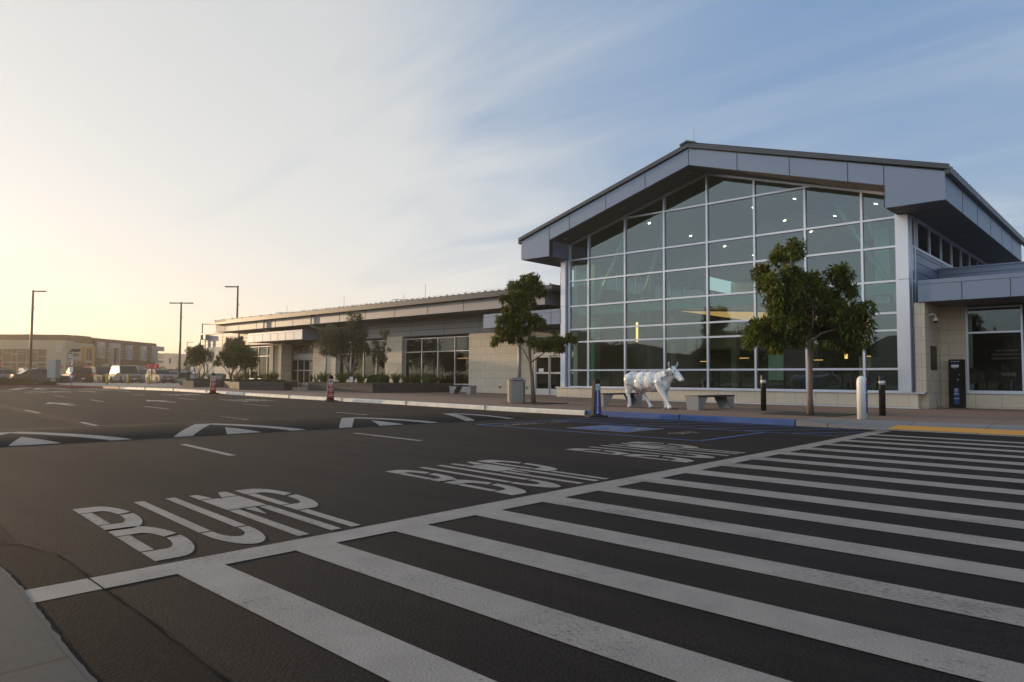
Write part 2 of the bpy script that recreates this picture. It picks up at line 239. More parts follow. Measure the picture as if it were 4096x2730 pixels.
# ------------------------------------------------------------------ mesh helpers
class MB:
    def __init__(s): s.v = []; s.f = []; s.m = []; s.mats = []; s.smooth = []; s.chunks = []
    def mi(s, m):
        if m is None: return 0
        if m not in s.mats: s.mats.append(m)
        return s.mats.index(m)
    def add(s, vs, fs, m=None, sm=False):
        o = len(s.v); k = s.mi(m); s.v += [tuple(p) for p in vs]
        f0 = len(s.f)
        for f in fs: s.f.append(tuple(i+o for i in f)); s.m.append(k); s.smooth.append(sm)
        s.chunks.append((o, len(s.v), f0, len(s.f))); return s
    def box(s, x0, x1, y0, y1, z0, z1, m=None, M=None):
        vs = [(x, y, z) for z in (z0, z1) for y in (y0, y1) for x in (x0, x1)]
        if M: vs = [M @ Vector(p) for p in vs]
        return s.add(vs, [(0, 2, 3, 1), (4, 5, 7, 6), (0, 1, 5, 4), (2, 6, 7, 3), (0, 4, 6, 2), (1, 3, 7, 5)], m)
    def quad(s, a, b, c, d, m=None): return s.add([a, b, c, d], [(0, 1, 2, 3)], m)
    def poly(s, ps, m=None): return s.add(ps, [tuple(range(len(ps)))], m)
    def prism(s, pts, fn, t0, t1, m=None):
        n = len(pts); vs = [fn(p, t0) for p in pts]+[fn(p, t1) for p in pts]
        fs = [tuple(range(n))[::-1], tuple(range(n, 2*n))]+[(i, (i+1) % n, n+(i+1) % n, n+i) for i in range(n)]
        return s.add(vs, fs, m)
    def extY(s, pts, y0, y1, m=None): return s.prism(pts, lambda p, t: (p[0], t, p[1]), y0, y1, m)
    def extX(s, pts, x0, x1, m=None): return s.prism(pts, lambda p, t: (t, p[0], p[1]), x0, x1, m)
    def extZ(s, pts, z0, z1, m=None): return s.prism(pts, lambda p, t: (p[0], p[1], t), z0, z1, m)
    def tube(s, pts, rads, m=None, n=8, cap=True, sm=True):
        pts = [Vector(p) for p in pts]; rads = rads if hasattr(rads, '__len__') else [rads]*len(pts); vs = []; fs = []
        up = Vector((0, 0, 1)); prev = None
        for i, p in enumerate(pts):
            d = (pts[min(i+1, len(pts)-1)]-pts[max(i-1, 0)]).normalized()
            if prev is None: a = d.cross(up) if abs(d.z) < .95 else d.cross(Vector((0, 1, 0))); 
            else: a = prev-d*prev.dot(d)
            a.normalize(); prev = a; b = d.cross(a)
            for k in range(n):
                t = 2*math.pi*k/n; vs.append(p+(a*math.cos(t)+b*math.sin(t))*rads[i])
        for i in range(len(pts)-1):
            for k in range(n): fs.append((i*n+k, i*n+(k+1) % n, (i+1)*n+(k+1) % n, (i+1)*n+k))
        if cap: fs += [tuple(range(n))[::-1], tuple(range((len(pts)-1)*n, len(pts)*n))]
        return s.add(vs, fs, m, sm)
    def lathe(s, prof, c=(0, 0, 0), m=None, n=20, sm=True):
        vs = []; fs = []
        for r, z in prof:
            for k in range(n): t = 2*math.pi*k/n; vs.append((c[0]+r*math.cos(t), c[1]+r*math.sin(t), c[2]+z))
        for i in range(len(prof)-1):
            for k in range(n): fs.append((i*n+k, i*n+(k+1) % n, (i+1)*n+(k+1) % n, (i+1)*n+k))
        fs += [tuple(range(n))[::-1], tuple(range((len(prof)-1)*n, len(prof)*n))]
        return s.add(vs, fs, m, sm)
    def xf(s, M):
        s.v = [tuple(M @ Vector(p)) for p in s.v]; return s
    def build(s, name, m=None, parent=None, bevel=0, loc=None):
        me = bpy.data.meshes.new(name); me.from_pydata(s.v, [], s.f)
        names = s.mats or [m]
        for q in names: me.materials.append(MATS[q if q else m])
        if s.mats: me.polygons.foreach_set('material_index', s.m)
        me.polygons.foreach_set('use_smooth', s.smooth); me.update()
        o = bpy.data.objects.new(name, me); COL.objects.link(o)
        if parent: o.parent = parent
        if loc: o.location = loc
        if bevel:
            bm = bmesh.new(); bm.from_mesh(me); bmesh.ops.remove_doubles(bm, verts=bm.verts, dist=1e-5)
            es = [e for e in bm.edges if len(e.link_faces) == 2 and e.calc_face_angle(0) > .6]
            bmesh.ops.bevel(bm, geom=es, offset=bevel, segments=2, affect='EDGES', clamp_overlap=True); bm.to_mesh(me); bm.free()
        return o
def split_build(mb, name, m=None, parent=None, **k):
    """every added piece of the builder becomes an object of its own"""
    out_ = []; fi = 0
    for (v0, v1, f0, f1) in mb.chunks:
        q = MB(); q.v = mb.v[v0:v1]; q.f = [tuple(i-v0 for i in f) for f in mb.f[f0:f1]]; q.mats = list(mb.mats); q.m = mb.m[f0:f1]; q.smooth = mb.smooth[f0:f1]
        if q.mats: u = q.mats[q.m[0]]; q.mats = [u]; q.m = [0]*len(q.f)
        out_.append(q.build(name, m, parent, **k))
    return out_
def text_polys(s, size, align='CENTER', bold=0):
    cu = bpy.data.curves.new('t', 'FONT'); cu.body = s; cu.size = size; cu.align_x = align; cu.align_y = 'CENTER'; cu.offset = bold; cu.resolution_u = 3; cu.fill_mode = 'FRONT'
    o = bpy.data.objects.new('t', cu); COL.objects.link(o); dg = bpy.context.evaluated_depsgraph_get(); me = bpy.data.meshes.new_from_object(o.evaluated_get(dg))
    vs = [tuple(v.co) for v in me.vertices]; fs = [tuple(p.vertices) for p in me.polygons]
    bpy.data.objects.remove(o); bpy.data.curves.remove(cu); bpy.data.meshes.remove(me); return vs, fs
def add_text(mb, s, size, M, m, bold=.0, align='CENTER', sx=1):
    vs, fs = text_polys(s, size, align, bold); mb.add([M @ Vector((x*sx, y, 0)) for x, y, z in vs], fs, m)
def facing(p, yaw=0):   # text plane standing upright, read from -Y; yaw turns it about Z
    return Matrix.Translation(Vector(p)) @ Matrix.Rotation(yaw, 4, 'Z') @ Matrix.Rotation(R(90), 4, 'X')
def tag(o, label=None, cat=None, group=None, kind=None):
    if label: o['label'] = label
    if cat: o['category'] = cat
    if group: o['group'] = group
    if kind: o['kind'] = kind
    return o
def thing(name, label, cat, loc=(0, 0, 0), rz=0, group=None):
    o = bpy.data.objects.new(name, None); COL.objects.link(o); o.location = loc; o.rotation_euler = (0, 0, rz); return tag(o, label, cat, group)
def kids(o): return [c for c in bpy.data.objects if c.parent == o]
def dup(o, loc, rz=None, label=None, parent=None):
    c = o.copy(); COL.objects.link(c); c.parent = parent
    if loc is not None: c.location = loc
    if rz is not None: c.rotation_euler = (0, 0, rz)
    if label: c['label'] = label
    for ch in kids(o): dup(ch, None, parent=c)
    return c

# ------------------------------------------------------------------ terrain heights
KX = [-200, -60, -51.5, -42.7, -36.4, -29.8, -22, -16, -12.5, 50]; KZ = [.42, .40, .39, .39, .33, .256, .205, .145, .135, .135]
def sw(x):
    if x <= KX[0]: return KZ[0]
    for i in range(len(KX)-1):
        if x <= KX[i+1]: return KZ[i]+(KZ[i+1]-KZ[i])*(x-KX[i])/(KX[i+1]-KX[i])
    return KZ[-1]
def road0(x): return sw(x)-.14
def hump(x, y):
    h = 0
    for xc, y0, y1 in ((-15.15, -2.0, 15.6), (-51.8, 1, 15)):
        t = (x-xc)/1.85
        if abs(t) < 1:
            e = max(0, min(1, (y-y0)/1.2, (y1-y)/1.2)); h = max(h, .10*(1-t*t)**.8*e)
    return h
def road(x, y): return road0(x)+hump(x, y)

# ------------------------------------------------------------------ ground, road, kerbs
def frange(a, b, st):
    n = max(1, round((b-a)/st)); return [a+(b-a)*i/n for i in range(n+1)]
def sheet(name, xs, ys, zf, m, skip=None, parent=None):
    mb = MB(); n = len(xs); vs = [(x, y, zf(x, y)) for y in ys for x in xs]
    fs = [(j*n+i, j*n+i+1, (j+1)*n+i+1, (j+1)*n+i) for j in range(len(ys)-1) for i in range(n-1) if not (skip and skip((xs[i]+xs[i+1])/2, (ys[j]+ys[j+1])/2))]
    mb.add(vs, fs, m, True); return mb.build(name, m, parent)
tag(sheet('ground', [-3000, -600, -200, -100, -60, -51.5, -42.7, -36.4, -29.8, -22, -16, -12.5, 50, 600, 2500], [-1500, -300, -40, 40, 300, 2500], lambda x, y: road0(x)-.06, 'dry_ground'), kind='structure')
xs = sorted(set([round(v, 3) for v in frange(-60, -54.2, 1)+frange(-54.2, -49.4, .2)+frange(-49.4, -17.5, 1.2)+frange(-17.5, -12.8, .16)+frange(-12.8, 30, 1.6)]))
ROAD = tag(sheet('road', xs, [1.03, 1.8, 2.6, 3.4, 5, 7, 9, 11, 12.5, 13.6, 14.2, 14.8, 15.4, 16, 16.6, 17.7], road, 'asphalt'), kind='structure')
tag(sheet('car_park', [-260, -200, -120, -60.2], [-40, 20, 90], lambda x, y: road0(x)+.0-.004, 'asphalt'), kind='structure')
tag(sheet('parking_lot', [-60, -51.5, -42.7, -36.4, -29.8, -22, -16, -12.5, 40], [-70, -40, -9], lambda x, y: road0(x)-.03, 'asphalt'), kind='structure')
# near pavement, flush with the asphalt, ragged joint
mb = MB(); edge = [(-30, 1.10), (-10, 1.10), (-4.9, 1.085), (-4.37, 1.055), (-3.32, .955), (-2.89, .925), (-1.5, .87), (12, .80)]
for (xa, ya), (xb, yb) in zip(edge, edge[1:]):
    if xa < -12: za = lambda x: road0(x)+.010
    else: za = lambda x: .004
    mb.quad((xa, -4, za(xa)), (xb, -4, za(xb)), (xb, yb, za(xb)), (xa, ya, za(xa)))
    mb.quad((xa, ya, za(xa)), (xb, yb, za(xb)), (xb, yb, -.05), (xa, ya, -.05))
brick_mat('dark_concrete', (.052, .051, .046), (.048, .047, .042), (.03, .028, .025), 1.6, 1.6, .016, .2, axis='XY', offset=0, nz=.2)
NP = tag(mb.build('near_pavement', 'dark_concrete'), kind='structure')
mb = MB(); random.seed(3); pts = []
for (xa, ya), (xb, yb) in zip(edge[1:], edge[2:]):
    n = max(2, int((xb-xa)/.05))
    for i in range(n): t = i/n; pts.append((xa+(xb-xa)*t, ya+(yb-ya)*t+.004))
up = [(x, y+random.uniform(.008, .020), .0065) for x, y in pts]; lo = [(x, y-.006, .0065) for x, y in pts]
mb.add(lo+up, [(i, i+1, len(pts)+i+1, len(pts)+i) for i in range(len(pts)-1)]); mb.build('joint_gap', 'joint', NP)
# pavement along the terminal with the dropped kerb at the crossing
def pz(x, y):
    z = sw(x)
    if x > -6.75 and y < 19.3:
        ramp = max(0.0, min(1.0, (y-17.55)/1.75)); full = road0(x)+.012+(sw(x)-road0(x)-.012)*ramp
        t = max(0, min(1, (-4.9-x)/1.85)); z = full*(1-t)+z*t if x < -4.9 else full
    return z
PV = tag(sheet('pavement', sorted(set(frange(-76, -6.75, 1.5)+[-60, -51.5, -42.7, -36.4, -29.8, -22, -16, -12.5]+frange(-6.75, -4.9, .23)+frange(-4.9, 30, 2))), [17.74]+frange(18.1, 19.3, .3)+[21, 24, 27, 31, 40], lambda x, y: pz(x, y), 'pavement', skip=lambda x, y: x > -6.75 and y < 19.3), kind='structure')
sheet('ramp', frange(-6.75, -4.9, .23)+frange(-4.7, 30, 2), frange(17.62, 19.3, .21), lambda x, y: pz(x, y)+.001, 'concrete_pavement', parent=PV)
mb = MB()   # tactile strip with truncated domes
y0, y1 = 17.66, 18.42
for i in range(16):
    xa = -4.72+i*.92
    mb.quad((xa+.006, y0, pz(xa, y0)+.006), (xa+.914, y0, pz(xa, y0)+.006), (xa+.914, y1, pz(xa, y1)+.006), (xa+.006, y1, pz(xa, y1)+.006))
for i in range(int(7.2/.062)):
    for j in range(12):
        x = -4.68+i*.062; y = y0+.04+j*.062; z = pz(x, y)+.006; a = .018; b = .011
        mb.add([(x-a, y-a, z), (x+a, y-a, z), (x+a, y+a, z), (x-a, y+a, z), (x-b, y-b, z+.006), (x+b, y-b, z+.006), (x+b, y+b, z+.006), (x-b, y+b, z+.006)], [(4, 5, 6, 7), (0, 1, 5, 4), (1, 2, 6, 5), (2, 3, 7, 6), (3, 0, 4, 7)])
mb.build('tactile_paving', 'tactile', PV)
def kerb(name, xs, m):
    mb = MB(); prof = lambda x: [(x, 17.58, road0(x)-.06), (x, 17.60, sw(x)-.025), (x, 17.625, sw(x)+.004), (x, 17.76, sw(x)+.004), (x, 17.76, sw(x)-.1)]
    for a, b in zip(xs, xs[1:]):
        P, Q = prof(a), prof(b); mb.add(P+Q, [(i, i+1, i+6, i+5) for i in range(4)], m)
    for x in xs[::2]:
        if x < -7.5: mb.box(x-.012, x+.012, 17.574, 17.762, road0(x)-.02, sw(x)+.006, 'joint')
    return tag(mb.build(name), kind='structure')
kerb('white_kerb', [round(v, 2) for v in frange(-51.4, -13.1, 2.1)], 'kerb_white'); kerb('blue_kerb', frange(-13.06, -6.78, 1.57), 'kerb_blue')
mb = MB()
for a, b in zip(frange(-6.75, -4.9, .23), frange(-6.75, -4.9, .23)[1:]):
    mb.quad((a, 17.59, road0(a)-.03), (b, 17.59, road0(b)-.03), (b, 17.60, pz(b, 17.62)+.002), (a, 17.60, pz(a, 17.62)+.002)); mb.quad((a, 17.60, pz(a, 17.62)+.002), (b, 17.60, pz(b, 17.62)+.002), (b, 17.75, pz(b, 17.75)+.002), (a, 17.75, pz(a, 17.75)+.002))
mb.quad((-4.9, 17.5, .0035), (16, 17.5, .0035), (16, 17.63, .014), (-4.9, 17.63, .014))
tag(mb.build('dropped_kerb', 'concrete_pavement'), kind='structure')
# island beyond the end of the road with the red kerb
rk = [(-51.4, 17.6), (-54.2, 17.45), (-56.6, 17.0), (-57.9, 15.4), (-58.9, 12.6), (-59.9, 8), (-60.5, 0), (-60.5, -30)]
mb = MB(); mk = MB(); mw = MB()
for (xa, ya), (xb, yb) in zip(rk, rk[1:]):
    d = Vector((xb-xa, yb-ya)).normalized(); n = Vector((d.y, -d.x)); 
    if n.x > 0: n = -n
    if ya > 17 and yb > 17.2: n = Vector((0, 1))
    za, zb = sw(xa)+.003, sw(xb)+.003
    mk.quad((xa, ya, za-.22), (xb, yb, zb-.22), (xb+n.x*.02, yb+n.y*.02, zb), (xa+n.x*.02, ya+n.y*.02, za)); mk.quad((xa+n.x*.02, ya+n.y*.02, za), (xb+n.x*.02, yb+n.y*.02, zb), (xb+n.x*.15, yb+n.y*.15, zb), (xa+n.x*.15, ya+n.y*.15, za))
tag(mk.build('red_kerb', 'kerb_red'), kind='structure')
mb.poly([(x-.12, y+(.12 if y > 16.5 else 0), sw(x)+.0) for x, y in rk[1:]]+[(-66, -30, .40), (-66, 16.2, .42), (-62, 17.6, .42)])
tag(mb.build('planting_bed', 'soil'), kind='structure')
mw.poly([(-54.0, 17.62, .391), (-61.8, 17.72, .402), (-66, 16.4, .405), (-76, 18, .41), (-76, 17.74, .41)][::-1]); 
tag(sheet('far_pavement', [-78, -70, -60, -54], [17.74, 19, 22, 30], lambda x, y: sw(x)+.004, 'concrete_pavement'), kind='structure')

# ------------------------------------------------------------------ road markings
def drape(polys, name, m, off=.004):
    bm = bmesh.new()
    for p in polys:
        try: bm.faces.new([bm.verts.new((x, y, 0)) for x, y in p])
        except ValueError: pass
    X0 = min(v.co.x for v in bm.verts); X1 = max(v.co.x for v in bm.verts)
    cuts = [k for k in KX if X0 < k < X1]+[x for x in frange(-54.2, -49.4, .2)+frange(-17.5, -12.8, .16) if X0 < x < X1]
    for c in cuts: bmesh.ops.bisect_plane(bm, geom=bm.verts[:]+bm.edges[:]+bm.faces[:], plane_co=(c, 0, 0), plane_no=(1, 0, 0))
    if any(X0 < c < X1 for c in (-15.15, -51.8)):
        for c in (2.6, 3.4, 5, 7, 9, 11, 12.5, 13.6, 14.2, 14.8, 15.4, 16): bmesh.ops.bisect_plane(bm, geom=bm.verts[:]+bm.edges[:]+bm.faces[:], plane_co=(0, c, 0), plane_no=(0, 1, 0))
    for v in bm.verts: v.co.z = road(v.co.x, v.co.y)+off
    bmesh.ops.recalc_face_normals(bm, faces=bm.faces)
    for f in bm.faces:
        f.normal_update()
        if f.normal.z < 0: f.normal_flip()
    me = bpy.data.meshes.new(name); bm.to_mesh(me); bm.free(); me.materials.append(MATS[m]); o = bpy.data.objects.new(name, me); COL.objects.link(o); o.parent = ROAD; return o
# crossing: long line and the rungs, both measured on the ground
LN = [(1.03, -4.37, -4.10), (1.75, -4.39, -4.125), (3.0, -4.42, -4.145), (4.6, -4.48, -4.175), (7.0, -4.53, -4.235), (10, -4.60, -4.32), (13, -4.68, -4.42), (17.4, -4.86, -4.57)]
def lnx(y, k):
    for a, b in zip(LN, LN[1:]):
        if y <= b[0]: return a[k]+(b[k]-a[k])*(y-a[0])/(b[0]-a[0])
    return LN[-1][k]
drape([[(a[1], a[0]), (a[2], a[0]), (b[2], b[0]), (b[1], b[0])] for a, b in zip(LN, LN[1:])], 'crossing_line', 'white_paint')
bars = [(1.745, 2.02), (2.49, 2.79), (3.29, 3.60), (4.12, 4.43), (4.98, 5.31), (5.86, 6.19), (6.73, 7.09), (7.68, 8.07), (8.67, 9.05), (9.67, 10.05), (10.66, 11.06), (11.68, 12.08), (12.75, 13.12), (13.77, 14.14), (14.75, 15.10), (15.72, 16.05)]
for a, b in bars: drape([[(lnx(a, 2)-.01, a), (4.2, a-.30), (4.2, b-.30), (lnx(b, 2)-.01, b)]], 'crossing_bar', 'white_paint', .0045)
drape([[(4.2, .9), (4.5, .9), (4.5, 17.4), (4.2, 17.4)]], 'crossing_line', 'white_paint')
# stencilled word BUMP, letters stretched along the lane
def arc(cx, cv, ru, rv, a0, a1, n=12): return [(cx+ru*math.cos(R(a0+(a1-a0)*i/n)), cv+rv*math.sin(R(a0+(a1-a0)*i/n))) for i in range(n+1)]
def strip(outer, inner): return [[outer[i], outer[i+1], inner[i+1], inner[i]] for i in range(len(outer)-1)]
def bowl(v0, v1, uo=1.0, t=.12, s=.24, gap=.012):
    """top half and bottom half of a D between v0 and v1; stem piece between"""
    c = (v0+v1)/2; ro = (v1-v0)/2; ri = ro-t; P = []
    P += strip([(0, v1)]+arc(.42, c, uo-.42, ro, 90, 12), [(0, v1-t)]+arc(.42, c, uo-.42-.30, ri, 90, 12))
    P += strip(arc(.42, c, uo-.42, ro, 4, -90)+[(0, v0)], arc(.42, c, uo-.42-.30, ri, 4, -90)+[(0, v0+t)])
    P.append([(0, v0+t+gap), (s, v0+t+gap), (s, v1-t-gap), (0, v1-t-gap)]); return P
def letter(ch):
    if ch == 'B': return bowl(.49, 1.0, .94, .115)+bowl(0, .52, 1.0, .125)
    if ch == 'U': return [[(0, .27), (.24, .27), (.24, 1), (0, 1)], [(.76, .27), (1, .27), (1, 1), (.76, 1)]]+strip([(0, .255)]+arc(.5, .24, .5, .24, 180, 360, 16)+[(1, .255)], [(.24, .255)]+arc(.5, .24, .26, .11, 180, 360, 16)+[(.76, .255)])
    if ch == 'M': return [[(0, .87), (.34, .87), (.22, 1), (0, 1)], [(.56, .87), (1, .87), (1, 1), (.78, 1)], [(0, .58), (1, .58), (1, .855), (.52, .855), (.5, .83), (.45, .855), (0, .855)], [(0, 0), (.25, 0), (.25, .565), (0, .565)], [(.75, 0), (1, 0), (1, .565), (.75, .565)], [(.38, .565), (.5, .40), (.66, .565)]]
    if ch == 'P': return bowl(.40, 1.0, 1.0, .125)+[[(0, 0), (.24, 0), (.24, .385), (0, .385)]]
def bump(bl, tl, k):
    """bl/tl: ground points under the bottom and top of the B's stem; k: letter scale across the lane"""
    b, t = Vector(bl), Vector(tl); P = []
    for ch, u0 in zip('BUMP', (0, .475, .955, 1.395)):
        for q in letter(ch): P.append([tuple(b+(t-b)*v+Vector((0.0, 1))*((u0+u*.355)*k)) for u, v in q])
    drape(P, 'bump_lettering', 'white_paint')
bump((-4.50, 1.77), (-6.72, 1.97), 1.0); bump((-4.62, 5.06), (-6.86, 5.28), 1.08); bump((-4.78, 8.66), (-7.02, 8.90), 1.24)
bump((-27.5, 14.1), (-30.0, 14.2), .95); bump((-35.3, 14.6), (-37.4, 14.7), .95); bump((-42.0, 10.7), (-44.6, 10.8), 1.0)
# lane dashes
for xa, ya, xb, yb in [(-9.72, 4.83, -11.9, 5.06), (-16.5, 5.41, -18.5, 5.55), (-22.8, 5.81, -24.75, 5.93), (-9.74, 8.28, -11.97, 8.46), (-16.57, 8.89, -18.75, 9.0), (-23.19, 9.38, -25.34, 9.48), (-29.85, 9.68, -32.07, 9.92), (-35.7, 10.0, -37.46, 10.05), (-41.1, 10.15, -42.4, 10.12), (-45.0, 10.12, -46.9, 10.15), (-16.8, 12.57, -18.9, 12.65), (-23.46, 12.97, -25.62, 13.06), (-30.0, 13.31, -32.06, 13.39), (-36.2, 13.55, -37.74, 13.52), (-29.2, 6.1, -31.2, 6.2)]:
    drape([[(xa, ya-.055), (xb, yb-.055), (xb, yb+.055), (xa, ya+.055)]], 'lane_dash', 'white_paint')
for tx, ty, k in ((-30.25, 7.95, 1), (-31.0, 11.62, 1), (-44.6, 13.2, .9)):
    drape([[(tx, ty), (tx+1.4, ty-.46), (tx+1.4, ty+.46)], [(tx+1.4, ty-.14), (tx+2.9, ty-.14), (tx+2.9, ty+.12), (tx+1.4, ty+.12)]], 'lane_arrow', 'white_paint')
# speed hump chevrons
for yc, w in ((3.35, 1.45), (6.85, 1.35), (10.45, 1.45), (13.75, .95)):
    b, c = -13.32, -15.05; s = .34
    drape([[(b, yc-w), (b, yc-w+s), (c+.02, yc+.16), (c, yc), (c, yc-.2)], [(b, yc+w), (c, yc+.2), (c, yc-.02), (c+.3, yc+.02), (b, yc+w-s)]], 'hump_chevron', 'white_paint')
    if w > 1: drape([[(b, yc-.36), (b, yc+.36), (b-.82, yc)]], 'hump_triangle', 'white_paint')
for yc, w in ((9.2, 1.5), (12.75, 1.7)):
    b, c = -49.98, -51.75; s = .55
    drape([[(b, yc-w), (b, yc-w+s), (c, yc+.25), (c, yc-.3)], [(b, yc+w), (c, yc+.3), (c, yc-.1), (b, yc+w-s)], [(b, yc-.42), (b, yc+.42), (b-.95, yc)]], 'hump_chevron', 'white_paint')
def line(a, b, w, name, m): 
    a, b = Vector(a), Vector(b); d = (b-a).normalized(); n = Vector((-d.y, d.x))*w/2; return [tuple(a-n), tuple(b-n), tuple(b+n), tuple(a+n)]
hat = []
for i in range(7): hat.append(line((-46.6-i*.7, 15.0), (-48.6-i*.7, 17.2), .16, '', ''))
hat += [line((-42, 14.9), (-52.6, 14.9), .1, '', ''), line((-43, 15.3), (-53.6, 16.6), .12, '', '')]
drape(hat, 'hatching', 'white_paint', .005)
# accessible loading stall in blue
B = [line((-12.25, 12.13), (-6.25, 11.88), .10, '', ''), line((-12.22, 12.13), (-12.08, 17.45), .10, '', ''), line((-6.29, 11.86), (-6.36, 14.85), .10, '', ''), line((-12.1, 14.78), (-4.9, 14.98), .10, '', ''), line((-12.1, 17.2), (-5.2, 17.2), .10, '', '')]
for i in range(7): B.append(line((-11.9+i*1.0, 14.9), (-10.6+i*1.0, 17.1), .09, '', ''))
drape(B, 'stall_lines', 'blue_paint', .0040)
sq = [(-10.07, 12.78), (-8.36, 12.64), (-8.36, 14.20), (-10.05, 14.33)]
def inset(k): 
    cx = sum(p[0] for p in sq)/4; cy_ = sum(p[1] for p in sq)/4; return [(cx+(x-cx)*k, cy_+(y-cy_)*k) for x, y in sq]
drape([inset(1)], 'symbol_border', 'white_paint', .0045); drape([inset(.92)], 'symbol_field', 'blue_paint', .0075)
def isa(s=1.0):   # wheelchair symbol in a unit box, u right, v up
    P = strip(arc(-.02, -.16, .27, .27, 150, 385, 20), arc(-.02, -.16, .20, .20, 150, 385, 20))
    P += [arc(-.08, .38, .075, .075, 0, 340, 12)]; P += [[(-.12, .27), (-.02, .27), (.0, -.02), (-.10, -.02)], [(-.10, .14), (.16, .14), (.16, .07), (-.10, .07)], [(-.10, .03), (.19, .03), (.19, -.06), (-.10, -.06)], [(.12, -.03), (.20, -.03), (.32, -.32), (.24, -.34)], [(.24, -.34), (.38, -.28), (.40, -.33), (.26, -.40)]]
    return [[(u*s, v*s) for u, v in q] for q in P]
drape([[(-9.2-v*1.5, 13.46+u*1.5) for u, v in q] for q in isa()], 'wheelchair_symbol', 'white_paint', .0105)
def ground_text(s, x, y, size, sx=1.0, stretch=1.5):
    vs, fs = text_polys(s, size); o = MB(); P = [[(x-vs[i][1]*stretch, y+vs[i][0]*sx) for i in f] for f in fs]; drape(P, 'stall_lettering', 'white_paint', .005)
ground_text('LOADING', -11.6, 13.05, .33, 1.0); ground_text('ZONE', -11.55, 14.35, .30, .8); ground_text('ONLY', -7.45, 13.45, .36, .95)
# crack sealing and repair seams
mat('seam', (.006, .005, .0045), .95, spec=.05)
mb = MB()
def ribbon(pts, w, m, jit=.02):
    random.seed(int(abs(pts[0][0]*100))); Q = []
    for (xa, ya), (xb, yb) in zip(pts, pts[1:]):
        n = max(2, int(math.hypot(xb-xa, yb-ya)/.12))
        for i in range(n): t = i/n; Q.append((xa+(xb-xa)*t+random.uniform(-jit, jit), ya+(yb-ya)*t+random.uniform(-jit, jit)))
    L = []
    for i, (x, y) in enumerate(Q):
        a = Vector(Q[max(i-1, 0)]); b = Vector(Q[min(i+1, len(Q)-1)]); d = (b-a); d = d.normalized() if d.length > 0 else Vector((1, 0)); n = Vector((-d.y, d.x))*w*random.uniform(.3, 1)/2
        L.append(((x-n.x, y-n.y), (x+n.x, y+n.y)))
    vs = []; 
    for a, b in L: vs += [(*a, road(*a)+.0065), (*b, road(*b)+.0065)]
    mb.add(vs, [(2*i, 2*i+2, 2*i+3, 2*i+1) for i in range(len(L)-1)], m)
ribbon([(-5.9, 1.1), (-5.55, 1.33), (-5.08, 1.42), (-4.6, 1.40), (-4.12, 1.36), (-3.4, 1.33), (-2.6, 1.27), (-1.6, 1.22)], .014, 'seam', .006)
ribbon([(-5.15, 1.44), (-4.95, 1.55), (-5.1, 1.8)], .010, 'seam', .008); ribbon([(-5.3, 1.42), (-5.1, 2.0), (-5.0, 2.4)], .008, 'seam', .008)
mat('crack_seal', (.07, .048, .03), .7, spec=.1)
ribbon([(-34.8, 9.75), (-32.0, 9.75), (-29.5, 9.55), (-26, 9.35), (-22, 9.25), (-17, 8.85), (-14.5, 8.7)], .07, 'crack_seal', .03); ribbon([(-34.8, 9.75), (-34.2, 9.55)], .07, 'crack_seal', .02)
mb.build('crack', None, ROAD)
mat('worn_asphalt', (.048, .031, .020), .85, spec=.1, noise=.6, nscale=3, detail=9, stretch=(.5, 2, 1)); mat('hump_shaded_asphalt', (.0095, .0085, .008), .85, spec=.1, noise=.5, nscale=9, detail=9)
drape([[(-40, 7.0), (-26, 6.15), (-21, 5.9), (-17, 5.62), (-17, 5.22), (-21, 5.42), (-26, 5.72), (-40, 6.4)]], 'worn_strip', 'worn_asphalt', .0018)
drape([[(-13.25, 2.0), (-13.25, 15.2), (-17.0, 15.2), (-17.0, 2.0)]], 'hump_shade_overlay', 'hump_shaded_asphalt', .002)  # darker overlay on the hump: new asphalt with the near slope's shade painted in
# repaired patch of older asphalt beside the near pavement
m = mat('old_asphalt', (.015, .0115, .009), .85, spec=.1, noise=.6, nscale=16, bump=.18, bscale=60, detail=8)
mb = MB(); pa = [(-12.2, 1.07), (-5.6, 1.07), (-4.9, 1.09), (-4.37, 1.06), (-3.32, .962), (-2.89, .935), (-1.5, .88), (3, .85), (3, 1.20), (-1.6, 1.215), (-2.6, 1.265), (-3.4, 1.325), (-4.12, 1.355), (-4.6, 1.395), (-5.08, 1.415), (-5.5, 1.33), (-12.2, 1.9)]
mb.poly([(x, y, -.0028) for x, y in pa]); mb.build('asphalt_patch', 'old_asphalt', ROAD)
# ------------------------------------------------------------------ terminal building
T = thing('terminal_building', 'grey metal and limestone airport terminal with gabled glass hall and long low wing', 'terminal building')
A_ = .2946
def top_in(x): return 10.03-A_*abs(x+14.52)     # underside of the gable roof
